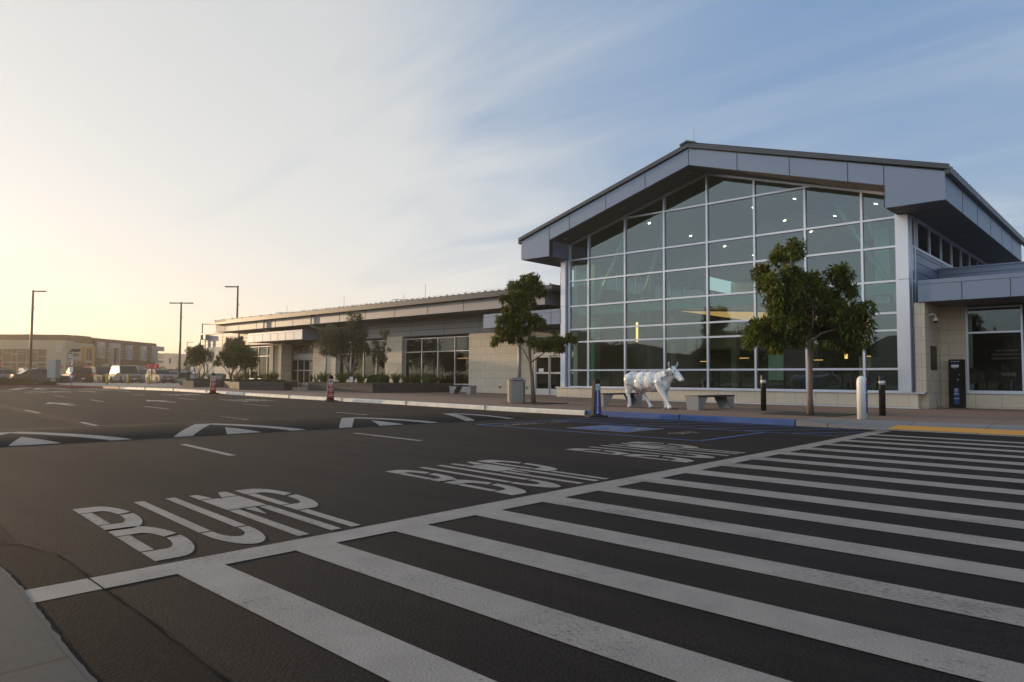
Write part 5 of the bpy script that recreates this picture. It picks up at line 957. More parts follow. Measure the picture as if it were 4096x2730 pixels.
def delineator(name, label, x, y, z, ya, kind):
    o = thing(name, label, 'sign', (x, y, z), ya, 'upright kerbside signs' if kind == 'red' else None)
    mb = MB(); c = [(.30, -.16), (.30, .16), (.16, .30), (-.16, .30), (-.30, .16), (-.30, -.16), (-.16, -.30), (.16, -.30)]; mb.extZ(c, 0, .045); mb.extZ([(a*.6, b*.6) for a, b in c], .045, .07); mb.build('base', 'rubber', o)
    h = 1.09; w0, w1, d = (.125, .082, .085) if kind == 'blue' else (.15, .10, .06)
    P = [(-w0, .07), (w0, .07), (w1, h-.06), (w1*.7, h), (-w1*.7, h), (-w1, h-.06)]; mb = MB(); mb.extY([(x_, z_) for x_, z_ in P], -d, d); mb.build('panel', 'black_plastic', o)
    mb = MB(); t = lambda z_: w0+(w1-w0)*(z_-.07)/(h-.13)-.022
    if kind == 'red':
        mb.add([(-t(.14), -d-.003, .14), (t(.14), -d-.003, .14), (t(.72), -d-.003, .72), (-t(.72), -d-.003, .72)], [(0, 1, 2, 3)], 'sign_red'); mb.add([(-t(.72), -d-.003, .72), (t(.72), -d-.003, .72), (t(.95), -d-.003, .95), (-t(.95), -d-.003, .95)], [(0, 1, 2, 3)], 'sign_white')
        ring = strip(arc(0, 0, .072, .072, 0, 360, 24), arc(0, 0, .058, .058, 0, 360, 24)); 
        for q in ring: mb.add([(u, -d-.006, .835+v) for u, v in q], [(0, 1, 2, 3)], 'sign_red')
        add_text(mb, 'R', .15, facing((0, -d-.006, .835)), 'ink_black', .006); mb.add([(-.062, -d-.008, .885), (-.05, -d-.008, .897), (.062, -d-.008, .785), (.05, -d-.008, .773)], [(0, 1, 2, 3)], 'sign_red')
        for i, s in enumerate(('PICK-UP', 'OR', 'DROP-OFF', 'ONLY', 'NO', 'WAITING')): add_text(mb, s, .062, facing((0, -d-.006, .67-i*.075-(.04 if i > 3 else 0))), 'sign_white', .002, sx=.9)
    else:
        mb.add([(-t(.08), -d-.003, .08), (t(.08), -d-.003, .08), (t(.78), -d-.003, .78), (-t(.78), -d-.003, .78)], [(0, 1, 2, 3)], 'sign_blue'); mb.add([(-t(.78), -d-.003, .78), (t(.78), -d-.003, .78), (t(.96), -d-.003, .96), (-t(.96), -d-.003, .96)], [(0, 1, 2, 3)], 'sign_white')
        for q in isa(.17): mb.add([(u, -d-.006, .875+v) for u, v in q], [tuple(range(len(q)))], 'sign_blue')
        for i, s in enumerate('RESERVED'): add_text(mb, s, .092, facing((0, -d-.006, .725-i*.084)), 'sign_white', .003)
    mb.build('sign_face', None, o); mb = MB(); mb.lathe([(.028, 0), (.028, .004)], n=12); mb.xf(Matrix.Translation((0, -d, h-.045)) @ Matrix.Rotation(R(90), 4, 'X')); mb.build('handle_hole', 'soil', o); return o
delineator('reserved_sign', 'black upright sign with blue RESERVED face and wheelchair symbol at the blue kerb', -12.37, 17.15, 0.0, R(64), 'blue')
delineator('kerbside_sign', 'nearer red and white no parking upright sign in front of the long planter', -26.21, 17.25, .085, R(74), 'red'); delineator('kerbside_sign', 'farther red and white no parking upright sign by the far planters', -37.21, 17.3, .20, R(82), 'red')
def trash(name, label, x, y, z, rz, w=.62, d=.62, h=.98):
    o = thing(name, label, 'trash bin', (x, y, z), rz, 'metal trash bins'); mb = MB(); c = .09
    sec = lambda k: [(-w/2*k, -(d/2-c)*k), (-(w/2-c)*k, -d/2*k), ((w/2-c)*k, -d/2*k), (w/2*k, -(d/2-c)*k), (w/2*k, (d/2-c)*k), ((w/2-c)*k, d/2*k), (-(w/2-c)*k, d/2*k), (-w/2*k, (d/2-c)*k)]
    mb.extZ(sec(.95), 0, .06); mb.extZ(sec(1), .06, h*.84); mb.build('body', 'steel', o)
    mb = MB(); P = [(-w/2-.01, h*.84), (w/2+.01, h*.84), (w/2+.01, h*.90), (w*.3, h*.975), (w*.12, h), (-w*.12, h), (-w*.3, h*.975), (-w/2-.01, h*.90)]; mb.extY(P, -d/2-.012, d/2+.012); mb.build('lid', 'steel', o)
    mb = MB(); mb.box(-w*.32, w*.32, -d/2-.0155, -d/2-.012, h*.855, h*.895); mb.box(-w*.32, w*.32, d/2+.012, d/2+.0155, h*.855, h*.895); mb.build('opening', 'joint', o)
    mb = MB()
    for i in range(9): xx = .02+i*.022; mb.box(xx, xx+.011, -d/2-.006, -d/2, .1, h*.8)
    mb.build('ribbed_panel', 'steel', o)
trash('trash_bin', 'large brushed steel trash bin with arched lid beside the slimmer street tree', -18.55, 20.5, .165, R(52)); trash('trash_bin', 'grey steel trash bin standing behind the left red sign', -49.0, 23.3, .39, R(50), .62, .62, .95)
PS = thing('pay_station', 'tall black parking pay station with blue stickers in the stone recess', 'pay station', (-5.72, 30.22, .137), R(-8)); mb = MB()
mb.extX([(-.19, 0), (.17, 0), (.17, 1.76), (-.12, 1.76), (-.17, 1.70), (-.17, 1.0), (-.19, .95)], -.22, .22); mb.build('cabinet', 'black_plastic', PS, bevel=.008)
mb = MB(); mb.box(-.12, .12, -.176, -.171, 1.47, 1.60, 'sign_white'); mb.box(-.12, .12, -.178, -.176, 1.56, 1.60, 'sign_blue'); mb.box(-.15, .15, -.176, -.171, 1.675, 1.69, 'sign_white'); mb.box(-.07, .05, -.176, -.171, 1.44, 1.45, 'sign_white'); mb.build('screen', None, PS)
mb = MB(); mb.box(-.05, .12, -.196, -.191, .14, .72, 'ink_blue'); mb.xf(Matrix.Identity(4))
for z0 in (.50, .33): mb.box(-.05, .12, -.198, -.196, z0, z0+.022, 'sign_white')
for q in strip(arc(.035, .64, .062, .062, 0, 360, 20), arc(.035, .64, .052, .052, 0, 360, 20)): mb.add([(u, -.199, v) for u, v in q], [(0, 1, 2, 3)], 'sign_white')
add_text(mb, 'P', .10, facing((.035, -.199, .64)), 'sign_white', .004); add_text(mb, 'PAY', .035, facing((.035, -.199, .555)), 'sign_white'); mb.build('sticker', None, PS)
mb = MB(); mb.box(.12, .15, -.18, -.171, 1.18, 1.24, 'steel'); mb.box(.05, .12, -.18, -.171, 1.0, 1.06, 'steel'); mb.lathe([(.035, 0), (.035, .01)], m='sign_blue', n=14) ; mb.box(.02, .14, -.18, -.171, .78, .83, 'steel'); mb.box(-.08, .02, -.18, -.171, .95, .96, 'sign_white'); mb.build('slots', None, PS)
mb = MB(); M = Matrix.Translation((-.223, -.02, 0)) @ Matrix.Rotation(R(-90), 4, 'Z')
for q in strip(arc(0, 1.58, .11, .11, 0, 360, 24), arc(0, 1.58, .098, .098, 0, 360, 24)): mb.add([M @ Vector((u, -.001, v)) for u, v in q], [(0, 1, 2, 3)], 'ink_blue')
add_text(mb, 'P', .17, M @ facing((0, -.002, 1.58)), 'sign_white', .004)
for i, s in enumerate('PAY HERE'): add_text(mb, s, .085, M @ facing((0, -.002, 1.36-i*.066)), 'sign_white', .001)
mb.build('side_lettering', None, PS)
NB = thing('newspaper_box', 'dark green newspaper box at the left end of the far planter', 'newspaper box', (-57.2, 24.3, .395), R(35)); mb = MB(); mb.box(-.32, .32, -.25, .25, .18, 1.0); mb.extX([(-.27, 1.0), (.25, 1.0), (.25, 1.12), (-.20, 1.06)], -.33, .33); mb.build('cabinet', 'sign_green', NB, bevel=.01); mb = MB(); mb.box(-.2, .2, -.2, .2, 0, .18); mb.build('pedestal', 'dark_metal', NB); mb = MB(); mb.box(-.24, .24, -.256, -.25, .62, .95); mb.build('window', 'black_plastic', NB); mb = MB(); add_text(mb, 'New Times', .15, facing((0, -.257, .42)), 'sign_white', .001, sx=.8); mb.build('lettering', None, NB)
def small_sign(x, y, z, h, label):
    o = thing('planter_sign', label, 'sign', (x, y, z), R(32), 'small white signs in the planters'); mb = MB(); mb.box(-.012, .012, -.01, .01, 0, h); mb.build('stake', 'galvanised', o); mb = MB(); mb.box(-.10, .10, -.018, -.010, h-.30, h); mb.build('plate', 'sign_white', o, bevel=.003)
    mb = MB()
    for q in strip(arc(0, h-.075, .036, .036, 0, 360, 16), arc(0, h-.075, .028, .028, 0, 360, 16)): mb.add([(u, -.020, v) for u, v in q], [(0, 1, 2, 3)], 'sign_red')
    for i, s in enumerate(('Please', 'No Smoking', 'In This Area')): add_text(mb, s, .034, facing((0, -.020, h-.15-i*.045)), 'ink_black')
    mb.build('sign_lettering', None, o)
small_sign(-34.3, 23.95, .70, .44, 'small white notice on a stake among ferns of the long planter'); small_sign(-52.2, 24.6, .74, .50, 'small white notice on a stake in the far left planting')
for x, y, s in ((-41.6, 20.9, 'left'), (-39.4, 20.9, 'right')):
    o = thing('planter_floodlight', 'small black uplight on the '+s+' side of the hexagonal planter hedge', 'floodlight', (x, y, .80), R(20)); mb = MB(); mb.box(-.06, .06, -.05, .05, .09, .19); mb.build('housing', 'black_plastic', o, bevel=.01); mb = MB(); mb.tube([(0, 0, -.05), (0, 0, .1)], .012); mb.build('stem', 'black_plastic', o)

# ------------------------------------------------------------------ cow statue
def blobmesh(name, parts, vox=.016, smooth=4, m=None, parent=None):
    """union of tapered limbs and ellipsoids, voxel-joined into one continuous skin"""
    bm = bmesh.new()
    for p in parts:
        if p[0] == 'E':
            _, c, r_, rot = p; g = bmesh.ops.create_icosphere(bm, subdivisions=3, radius=1)['verts']; M = Matrix.Translation(c) @ Euler(rot).to_matrix().to_4x4() @ Matrix.Diagonal((*r_, 1)); bmesh.ops.transform(bm, matrix=M, verts=g)
        else:
            _, pts, rs = p
            for (a, ra), (b, rb) in zip(zip(pts, rs), zip(pts[1:], rs[1:])):
                a, b = Vector(a), Vector(b); n = max(2, int((b-a).length/(min(ra, rb)*.28)))
                for i in range(n+1):
                    t = i/n; g = bmesh.ops.create_icosphere(bm, subdivisions=2, radius=ra+(rb-ra)*t)['verts']; bmesh.ops.translate(bm, vec=a.lerp(b, t), verts=g)
    me = bpy.data.meshes.new('tmp'); bm.to_mesh(me); bm.free(); o = bpy.data.objects.new('tmp', me); COL.objects.link(o)
    md = o.modifiers.new('r', 'REMESH'); md.mode = 'VOXEL'; md.voxel_size = vox; ms = o.modifiers.new('s', 'SMOOTH'); ms.factor = .5; ms.iterations = smooth
    dg = bpy.context.evaluated_depsgraph_get(); me2 = bpy.data.meshes.new_from_object(o.evaluated_get(dg)); bpy.data.objects.remove(o); me2.name = name
    me2.materials.clear(); me2.materials.append(MATS[m]); me2.polygons.foreach_set('use_smooth', [True]*len(me2.polygons)); q = bpy.data.objects.new(name, me2); COL.objects.link(q); q.parent = parent; return q
# local frame: x towards the head, y away from the road (+), z up; origin between the hooves
COW = thing('cow_statue', 'life-size white painted fibreglass cow statue decorated with coloured aeroplanes and flight lines', 'statue', (-12.85, 20.98, .15), R(-3))
N_ = -.155; F_ = .155
body = [('E', (-.72, 0, .92), (.31, .29, .32), (0, 0, 0)), ('E', (-.30, 0, .87), (.44, .34, .37), (0, 0, 0)), ('E', (.05, 0, .88), (.44, .33, .365), (0, 0, 0)), ('E', (.36, 0, .90), (.30, .28, .34), (0, 0, 0)), ('E', (.50, 0, .80), (.21, .21, .25), (0, 0, 0)),
 ('E', (-.86, 0, 1.06), (.15, .20, .12), (0, 0, 0)), ('E', (-.62, N_, 1.12), (.09, .05, .06), (0, 0, 0)), ('E', (-.62, F_, 1.12), (.09, .05, .06), (0, 0, 0)), ('E', (.33, 0, 1.15), (.20, .10, .075), (0, 0, 0)),
 ('L', [(-.80, 0, 1.10), (-.2, 0, 1.11), (.3, 0, 1.12)], [.12, .11, .12]),
 ('L', [(.42, 0, .98), (.68, -.02, 1.10), (.84, -.04, 1.22)], [.26, .195, .15]), ('L', [(.50, 0, .78), (.70, -.02, .95), (.84, -.04, 1.08)], [.17, .125, .10]),
 ('L', [(.82, -.04, 1.27), (.98, -.05, 1.17), (1.12, -.06, 1.04), (1.20, -.065, .96)], [.130, .115, .092, .080]), ('E', (.87, -.04, 1.31), (.11, .10, .09), (0, .5, 0)), ('E', (1.22, -.065, .955), (.070, .095, .068), (0, .6, 0)), ('L', [(.92, -.05, 1.10), (1.10, -.06, .945), (1.16, -.06, .915)], [.075, .055, .042]),
 ('L', [(.83, -.13, 1.24), (.76, -.235, 1.20)], [.035, .055]), ('E', (.755, -.245, 1.19), (.045, .075, .085), (.3, 0, 0)), ('L', [(.83, .05, 1.24), (.78, .15, 1.21)], [.035, .05]),
 ('E', (.965, -.145, 1.235), (.035, .018, .022), (0, 0, 0)),
 # near hind leg (upright), far hind leg (forward), near fore leg (forward), far fore leg (upright)
 ('L', [(-.78, N_, .95), (-.80, N_, .66), (-.86, N_, .46), (-.80, N_, .26), (-.80, N_, .10)], [.225, .135, .075, .062, .068]), ('E', (-.80, N_, .055), (.085, .065, .065), (0, 0, 0)),
 ('L', [(-.62, F_, .90), (-.52, F_, .64), (-.48, F_, .46), (-.28, F_, .24), (-.18, F_, .10)], [.20, .125, .078, .062, .062]), ('E', (-.15, F_, .055), (.095, .065, .062), (0, 0, 0)),
 ('L', [(.40, N_, .86), (.46, N_, .62), (.60, N_, .40), (.70, N_, .22), (.77, N_, .10)], [.175, .12, .072, .056, .060]), ('E', (.80, N_, .055), (.095, .068, .062), (0, 0, 0)),
 ('L', [(.38, F_, .84), (.42, F_, .60), (.43, F_, .40), (.41, F_, .20), (.44, F_, .10)], [.165, .11, .068, .056, .060]), ('E', (.47, F_, .055), (.09, .065, .062), (0, 0, 0)),
 ('E', (-.50, 0, .60), (.19, .16, .13), (0, 0, 0))]
CB = blobmesh('body', body, .015, 26, 'cow_white', COW)
cme = CB.data; bvh = BVHTree.FromPolygons([v.co for v in cme.vertices], [tuple(p.vertices) for p in cme.polygons])
for s, y in ((-1, -.10), (1, .02)):
    mb = MB(); mb.tube([(.84, y+s*.05-.01, 1.35), (.86, y+s*.13, 1.37), (.87, y+s*.19, 1.42), (.875, y+s*.20, 1.49), (.87, y+s*.175, 1.545)], [.046, .042, .034, .024, .008], n=12); mb.build('horn', 'cow_map', COW)
mb = MB(); mb.tube([(-1.0, 0, 1.08), (-1.06, -.03, .95), (-1.06, -.05, .75), (-1.03, -.06, .58)], [.03, .022, .018, .02], n=10); mb.tube([(-1.03, -.06, .60), (-1.03, -.065, .50), (-1.0, -.06, .40)], [.024, .040, .008], n=10); mb.build('tail', 'cow_white', COW)
mb = MB()
for x, y in ((-.44, -.08), (-.56, -.08), (-.44, .06), (-.56, .06)): mb.tube([(x, y, .52), (x, y, .43)], [.024, .014], n=8)
split_build(mb, 'teat', 'cow_pink', COW)
for x, y in ((-.80, N_), (-.15, F_), (.80, N_), (.47, F_)):
    mb = MB()
    for s in (-1, 1): mb.tube([(x-.04, y+s*.034, .0), (x+.0, y+s*.034, .035), (x+.055, y+s*.030, .03)], [.040, .042, .022], n=8)
    mb.build('hoof', 'cow_white', COW)
mb = MB(); mb.extZ([(-1.15, -.28), (.62, -.30), (.70, -.34), (1.02, -.34), (1.02, -.02), (.72, .04), (.66, .32), (-1.05, .30)], -.013, .004); mb.build('base_plate', 'bronze', COW)
def onhide(x, z, off=.004):
    h = bvh.ray_cast(Vector((x, -1.2, z)), Vector((0, 1, 0)))
    if h[0] is None: return None
    return h[0]+h[1]*off
class Hide(MB):
    def patch(s, pts, m):
        q = [onhide(x, z) for x, z in pts]
        if any(p is None for p in q): return
        s.add(q, [tuple(range(len(q)))], m)
def plane(hd, x, z, k, a, m):
    ca, sa = math.cos(a), math.sin(a); f_ = lambda u, v: (x+(u*ca-v*sa)*k, z+(u*sa+v*ca)*k)
    for q in ([(.5, 0), (.38, .05), (.38, -.05)], [(.38, .05), (-.5, .03), (-.5, -.03), (.38, -.05)], [(.15, .04), (-.15, .46), (-.24, .46), (-.10, .04)], [(.15, -.04), (-.15, -.46), (-.24, -.46), (-.10, -.04)], [(-.36, .03), (-.5, .2), (-.56, .2), (-.48, .03)], [(-.36, -.03), (-.5, -.2), (-.56, -.2), (-.48, -.03)]): hd.patch([f_(u, v) for u, v in q], m)
hd = Hide(); random.seed(12)
cw = lambda px, py: ((px-2745)/2353*500*.00868*1.0+.55+(-.0), 0)
def cc(cx, cy_): return ((cx-213)/(1362-213)*2.27-1.06, 1.545-(cy_-255)/(1085-255)*1.50)   # crop position to local x,z
for cx, cy_, k, a, m in [(985, 610, .17, .5, 'ink_red'), (1035, 565, .12, 1, 'ink_purple'), (865, 675, .12, .8, 'ink_maroon'), (835, 412, .15, .7, 'ink_maroon'), (885, 450, .10, .4, 'ink_purple'), (935, 410, .10, .9, 'ink_blue'), (805, 465, .09, .5, 'ink_orange'), (760, 425, .09, .4, 'ink_orange'), (565, 765, .15, -.4, 'ink_red'), (665, 775, .16, .1, 'ink_red'), (740, 745, .10, .4, 'ink_red'), (810, 735, .11, .6, 'ink_orange'), (355, 690, .12, .6, 'ink_red'), (405, 695, .07, -.3, 'ink_red'), (300, 675, .09, -.6, 'ink_olive'), (285, 590, .10, -.9, 'ink_olive'), (240, 520, .10, -.9, 'ink_olive'), (255, 435, .07, 1, 'ink_green'), (290, 430, .08, .5, 'ink_green'), (330, 430, .07, .3, 'ink_green'), (370, 395, .10, .4, 'ink_green'), (1130, 505, .12, .4, 'ink_blue'), (1090, 540, .08, .5, 'ink_blue'), (1215, 485, .13, .1, 'ink_purple'), (1262, 440, .11, -.9, 'ink_blue'), (500, 740, .08, -.5, 'ink_maroon'), (770, 740, .08, .2, 'ink_maroon')]: x, z = cc(cx, cy_); plane(hd, x, z, k, a, m)
def seg(pts, m='ink_black', w=.0055):
    P = [cc(*p) for p in pts]; Q = []
    for a, b in zip(P, P[1:]):
        n = max(2, int(math.hypot(b[0]-a[0], b[1]-a[1])/.025))
        Q += [(a[0]+(b[0]-a[0])*i/n, a[1]+(b[1]-a[1])*i/n) for i in range(n)]
    Q.append(P[-1])
    for a, b in zip(Q, Q[1:]):
        d = Vector((b[0]-a[0], b[1]-a[1])); 
        if d.length == 0: continue
        n = Vector((-d.y, d.x)).normalized()*w/2; hd.patch([(a[0]-n.x, a[1]-n.y), (b[0]-n.x, b[1]-n.y), (b[0]+n.x, b[1]+n.y), (a[0]+n.x, a[1]+n.y)], m)
for pts in [[(500, 405), (497, 480), (555, 600)], [(645, 405), (640, 480), (690, 560), (750, 630), (720, 730), (710, 815)], [(690, 410), (735, 520), (830, 640), (1000, 680), (1040, 710)], [(945, 430), (1030, 540), (1120, 620), (1170, 600)], [(385, 450), (440, 540), (450, 605), (520, 605)], [(330, 555), (440, 560)], [(330, 588), (440, 588)], [(320, 610), (400, 690), (500, 760)], [(590, 640), (700, 740), (830, 830), (960, 860)], [(750, 630), (800, 530), (900, 410)], [(760, 470), (835, 555)], [(910, 450), (940, 560), (1040, 700)], [(1005, 410), (1020, 520), (1040, 690)], [(830, 640), (760, 780)], [(860, 850), (980, 830)], [(920, 940), (1000, 920), (1010, 1000)], [(300, 940), (370, 900)], [(1085, 480), (1180, 510), (1290, 540)], [(930, 970), (1010, 980), (960, 1010), (1020, 1020)], [(450, 900), (530, 910), (560, 960)], [(1160, 460), (1110, 500), (1110, 620)], [(1250, 380), (1265, 520)], [(780, 680), (950, 850), (1000, 950)]]: seg(pts)
for cx, cy_, r_ in ((555, 605, 34), (1150, 490, 34), (450, 575, 20)): seg([(cx+r_*math.cos(t*.5236), cy_+r_*math.sin(t*.5236)*.98) for t in range(13)])
for cx, cy_ in ((505, 480), (735, 520), (650, 690), (480, 655), (955, 450)): x, z = cc(cx, cy_); hd.patch([(x-.012, z-.022), (x+.012, z-.018), (x+.012, z+.022), (x-.012, z+.018)], 'ink_black')
for cx, cy_ in ((430, 460), (680, 490), (625, 548), (910, 625), (330, 545), (335, 740), (315, 965), (925, 890), (855, 560)):
    seg([(cx-10, cy_-6), (cx+10, cy_-8), (cx+12, cy_+8), (cx-8, cy_+9), (cx-10, cy_-6)], 'ink_green', .006); seg([(cx-22, cy_+26), (cx+20, cy_+24)], 'ink_green', .014)
hd.build('painted_pattern', None, COW)
hd = Hide()
for i in range(80):
    a = random.uniform(0, 6.28); r_ = random.random()**.5; x, z = -.50+.15*r_*math.cos(a), .60+.09*r_*math.sin(a); hd.patch([(x-.016, z-.014), (x+.016, z-.014), (x+.016, z+.014), (x-.016, z+.014)], 'cow_map')
for cx, cy_, rx, rz_ in ((1305, 570, .035, .028), (1190, 435, .035, .02)):
    x, z = cc(cx, cy_); hd.patch([(x+rx*math.cos(t*.785), z+rz_*math.sin(t*.785)) for t in range(8)], 'cow_map')
x, z = -.0, 0
hd.build('map_print', None, COW)
mb = MB(); P = []
for i in range(14):
    x = -.85+i*.09
    for y in (-.07, .07):
        h = bvh.ray_cast(Vector((x, y, 2)), Vector((0, 0, -1))); P.append(h[0]+h[1]*.004 if h[0] else Vector((x, y, 1.2)))
mb.add(P, [(2*i, 2*i+2, 2*i+3, 2*i+1) for i in range(13)], 'ink_blue', True); mb.build('blue_back_stripe', None, COW)
mb = MB(); mb.lathe([(.001, .0), (.05, .012), (.06, .0)], n=14, m='cow_map'); mb.xf(Matrix.Translation((.745, -.328, 1.19)) @ Matrix.Rotation(R(90), 4, 'X') @ Matrix.Diagonal((.7, 1.2, 1, 1))); mb.build('ear_print', None, COW)
# ------------------------------------------------------------------ cars
for n_, c_, r_ in (('car_silver', (.30, .28, .25), .3), ('car_grey', (.075, .085, .105), .25), ('car_dark', (.045, .042, .045), .25), ('car_brown', (.055, .048, .045), .28), ('car_white', (.50, .52, .55), .3), ('car_bluegrey', (.20, .24, .30), .28), ('car_red', (.22, .02, .02), .3), ('car_purple', (.12, .085, .13), .3)): mat(n_, tuple(v*.72 for v in c_), r_+.3, .0, spec=.08)
mat('lamp_red', (.35, .01, .01), .25, emit=(.9, .03, .01), estr=.12); mat('headlight', (.45, .48, .50), .15, .3); mat('plate', (.6, .6, .62), .5); mat('chrome', (.6, .6, .6), .15, .9); mat('rim', (.28, .28, .28), .3, .7)
def car(label, x, y, z, rz, paint, L=4.7, W=1.86, H=1.7, kind='suv', group='cars parked beyond the planting bed'):
    o = thing('parked_car', label, 'car', (x, y, z), rz, group); hb = .33
    if kind == 'suv': lower = [(-.5, .34), (-.5, .55), (-.485, .98), (-.47, 1.06), (.16, 1.06), (.20, 1.03), (.42, .97), (.485, .86), (.5, .62), (.5, .30), (.47, .26), (-.47, .26)]; roof = [(-.475, 1.04), (-.455, H-.14), (-.43, H-.03), (-.30, H), (-.02, H), (.06, H-.06), (.19, 1.04)]
    else: lower = [(-.5, .38), (-.5, .62), (-.49, .92), (-.44, .98), (-.30, .97), (.15, .94), (.20, .90), (.42, .80), (.485, .68), (.5, .48), (.49, .27), (-.48, .27)]; roof = [(-.40, .95), (-.27, H-.08), (-.16, H-.01), (-.02, H), (.06, H-.05), (.22, .92)]
    if kind == 'suv': kz = (H-.62)/1.06 if False else 1
    wb = (-.305*L, .315*L); wr = .37 if kind == 'suv' else .33
    def section(P, w0, w1, zlo, zhi, mb, m):
        n = len(P); wf = lambda z_: w0+(w1-w0)*max(0, min(1, (z_-zlo)/(zhi-zlo)))
        A = [(p[0]*L, -wf(p[1])/2, p[1]) for p in P]; Bq = [(p[0]*L, wf(p[1])/2, p[1]) for p in P]; mb.add(A+Bq, [tuple(range(n))[::-1], tuple(range(n, 2*n))]+[(i, (i+1) % n, n+(i+1) % n, n+i) for i in range(n)], m)
    mb = MB(); section(lower, W, W*.95, .3, 1.1, mb, paint)
    for s in (-1, 1):   # wheel arches, dark
        for wx in wb: mb.add([(wx+(wr+.08)*math.cos(R(a)), s*(W/2+.004), wr+(wr+.08)*math.sin(R(a))) for a in range(-20, 201, 20)], [tuple(range(12))], 'rubber')
    mb.box(-L*.47, L*.47, -W/2-.006, W/2+.006, .25, .40, 'black_plastic') if kind == 'suv' else None
    mb.build('body', None, o, bevel=0)
    mb = MB(); section(roof, W*.93, W*.76, 1.0, H, mb, paint); gh = mb.build('cabin', None, o)
    mb = MB(); r0 = roof[0]; rl = roof[-1]; zt = H-.11; zb = 1.09 if kind == 'suv' else .99
    def edge(zz, front):
        P = roof if not front else roof[::-1]
        for a, b in zip(P, P[1:]):
            if (a[1]-zz)*(b[1]-zz) <= 0 and a[1] != b[1]: return a[0]+(b[0]-a[0])*(zz-a[1])/(b[1]-a[1])
        return P[0][0]
    wf = lambda z_: W*.93+(W*.76-W*.93)*max(0, min(1, (z_-1.0)/(H-1.0)))
    cuts = [0, .34, .64, 1] if kind == 'suv' else [0, .18, .56, 1]
    b0, b1, t0, t1 = edge(zb, 0), edge(zb, 1), edge(zt, 0), edge(zt, 1)
    for s in (-1, 1):
        for a, b in zip(cuts, cuts[1:]):
            f0 = lambda t, z_: ((b0+(b1-b0)*t)*L if z_ == zb else (t0+(t1-t0)*t)*L, s*(wf(z_)/2+.006), z_); g = .014
            a_, b_ = a+g+(.03 if a == 0 else 0), b-g-(.03 if b == 1 else 0); mb.add([f0(a_, zb), f0(b_, zb), f0(b_, zt), f0(a_, zt)], [(0, 1, 2, 3)])
    for e0, e1, sg in ((b1, t1, 1), (b0, t0, -1)):
        mb.add([(e0*L+.012*sg, -wf(zb)/2*.93, zb+.01), (e0*L+.012*sg, wf(zb)/2*.93, zb+.01), (e1*L+.012*sg, wf(zt)/2*.90, zt), (e1*L+.012*sg, -wf(zt)/2*.90, zt)], [(0, 1, 2, 3)])
    mb.build('window', 'car_glass_dark', gh)
    for wx in wb:
        for s in (-1, 1):
            mb = MB(); mb.lathe([(wr*.62, -.10), (wr*.95, -.10), (wr, -.05), (wr, .06), (wr*.95, .10), (wr*.66, .10)], n=20); M = Matrix.Translation((wx, s*(W/2-.09), wr)) @ Matrix.Rotation(R(90), 4, 'X'); mb.xf(M); w = mb.build('wheel', 'rubber', o)
            mb = MB(); mb.lathe([(wr*.64, .0), (wr*.64, .07), (wr*.58, .075), (wr*.54, .04)], n=20, m='rim')
            for k in range(6): mb.box(-.035, .035, 0, wr*.6, .05, .085, 'rim', Matrix.Rotation(k*math.pi/3, 4, 'Z'))
            mb.lathe([(.06, .08), (.05, .095)], n=12, m='rim'); mb.xf(Matrix.Translation((wx, s*(W/2-.055), wr)) @ Matrix.Rotation(R(90)*s*1.0, 4, 'X')); mb.build('rim', None, w)
    nz = .80 if kind == 'suv' else .66
    for s in (-1, 1):
        mb = MB(); xf = L*.478; mb.box(xf-.12, xf+.055, s*W*.47-(.36 if s > 0 else 0), s*W*.47+(.36 if s < 0 else 0), nz-.02, nz+.12); mb.build('headlight', 'headlight', o, bevel=.02)
        mb = MB(); xr = -L*.5; mb.box(xr-.012, xr+.14, s*W*.487-(.24 if s > 0 else 0), s*W*.487+(.24 if s < 0 else 0), nz+.06, nz+.24); mb.build('taillight', 'lamp_red', o, bevel=.015)
        mb = MB(); mb.box(L*.135, L*.165, s*(W*.47), s*(W*.47+.18), 1.06 if kind == 'suv' else .97, 1.20 if kind == 'suv' else 1.1); mb.build('mirror', 'black_plastic', o, bevel=.02)
        mb = MB(); 
        for hx in (-.13, .06): mb.box(L*hx, L*hx+.17, s*W*.487-.012, s*W*.487+.018, .90 if kind == 'suv' else .84, .925 if kind == 'suv' else .865)
        split_build(mb, 'door_handle', 'chrome', o)
        mb = MB()
        for hx in (-.22, .02, .19): mb.box(L*hx-.005, L*hx+.005, s*W*.488-.006, s*W*.488+.003, .42, 1.0 if kind == 'suv' else .9)
        split_build(mb, 'door_seam', 'joint', o)
    mb = MB(); mb.box(L*.488, L*.503, -W*.27, W*.27, nz-.16, nz+.10, 'black_plastic'); 
    for k in range(3): mb.box(L*.5, L*.508, -W*.26, W*.26, nz-.12+k*.08, nz-.10+k*.08, 'chrome')
    mb.box(L*.49, L*.505, -W*.38, W*.38, .34, .52, 'black_plastic'); mb.build('grille', None, o)
    for xx in (L*.508, -L*.506): mb = MB(); mb.box(xx-.006, xx+.006, -.16, .16, .50, .62 if kind == 'suv' else .60); mb.build('number_plate', 'plate', o)
    if kind == 'suv':
        for s in (-1, 1): mb = MB(); mb.tube([(-L*.40, s*W*.35, H-.02), (-L*.39, s*W*.35, H+.04), (-L*.02, s*W*.35, H+.04), (L*.0, s*W*.35, H-.0)], .018, n=6); mb.build('roof_rail', 'black_plastic', o)
    return o
mat('car_glass_dark', (.012, .016, .016), .05, spec=.35)
zc_ = .26
car('large silver-beige off-road wagon facing the road between yellow bollards', -79.9, 28.0, zc_, R(-3), 'car_silver', 5.3, 2.05, 1.96)
car('small grey-beige hatchback wagon facing the road beside the round red row sign', -82.4, 32.4, zc_, R(-2), 'car_silver', 4.4, 1.85, 1.62)
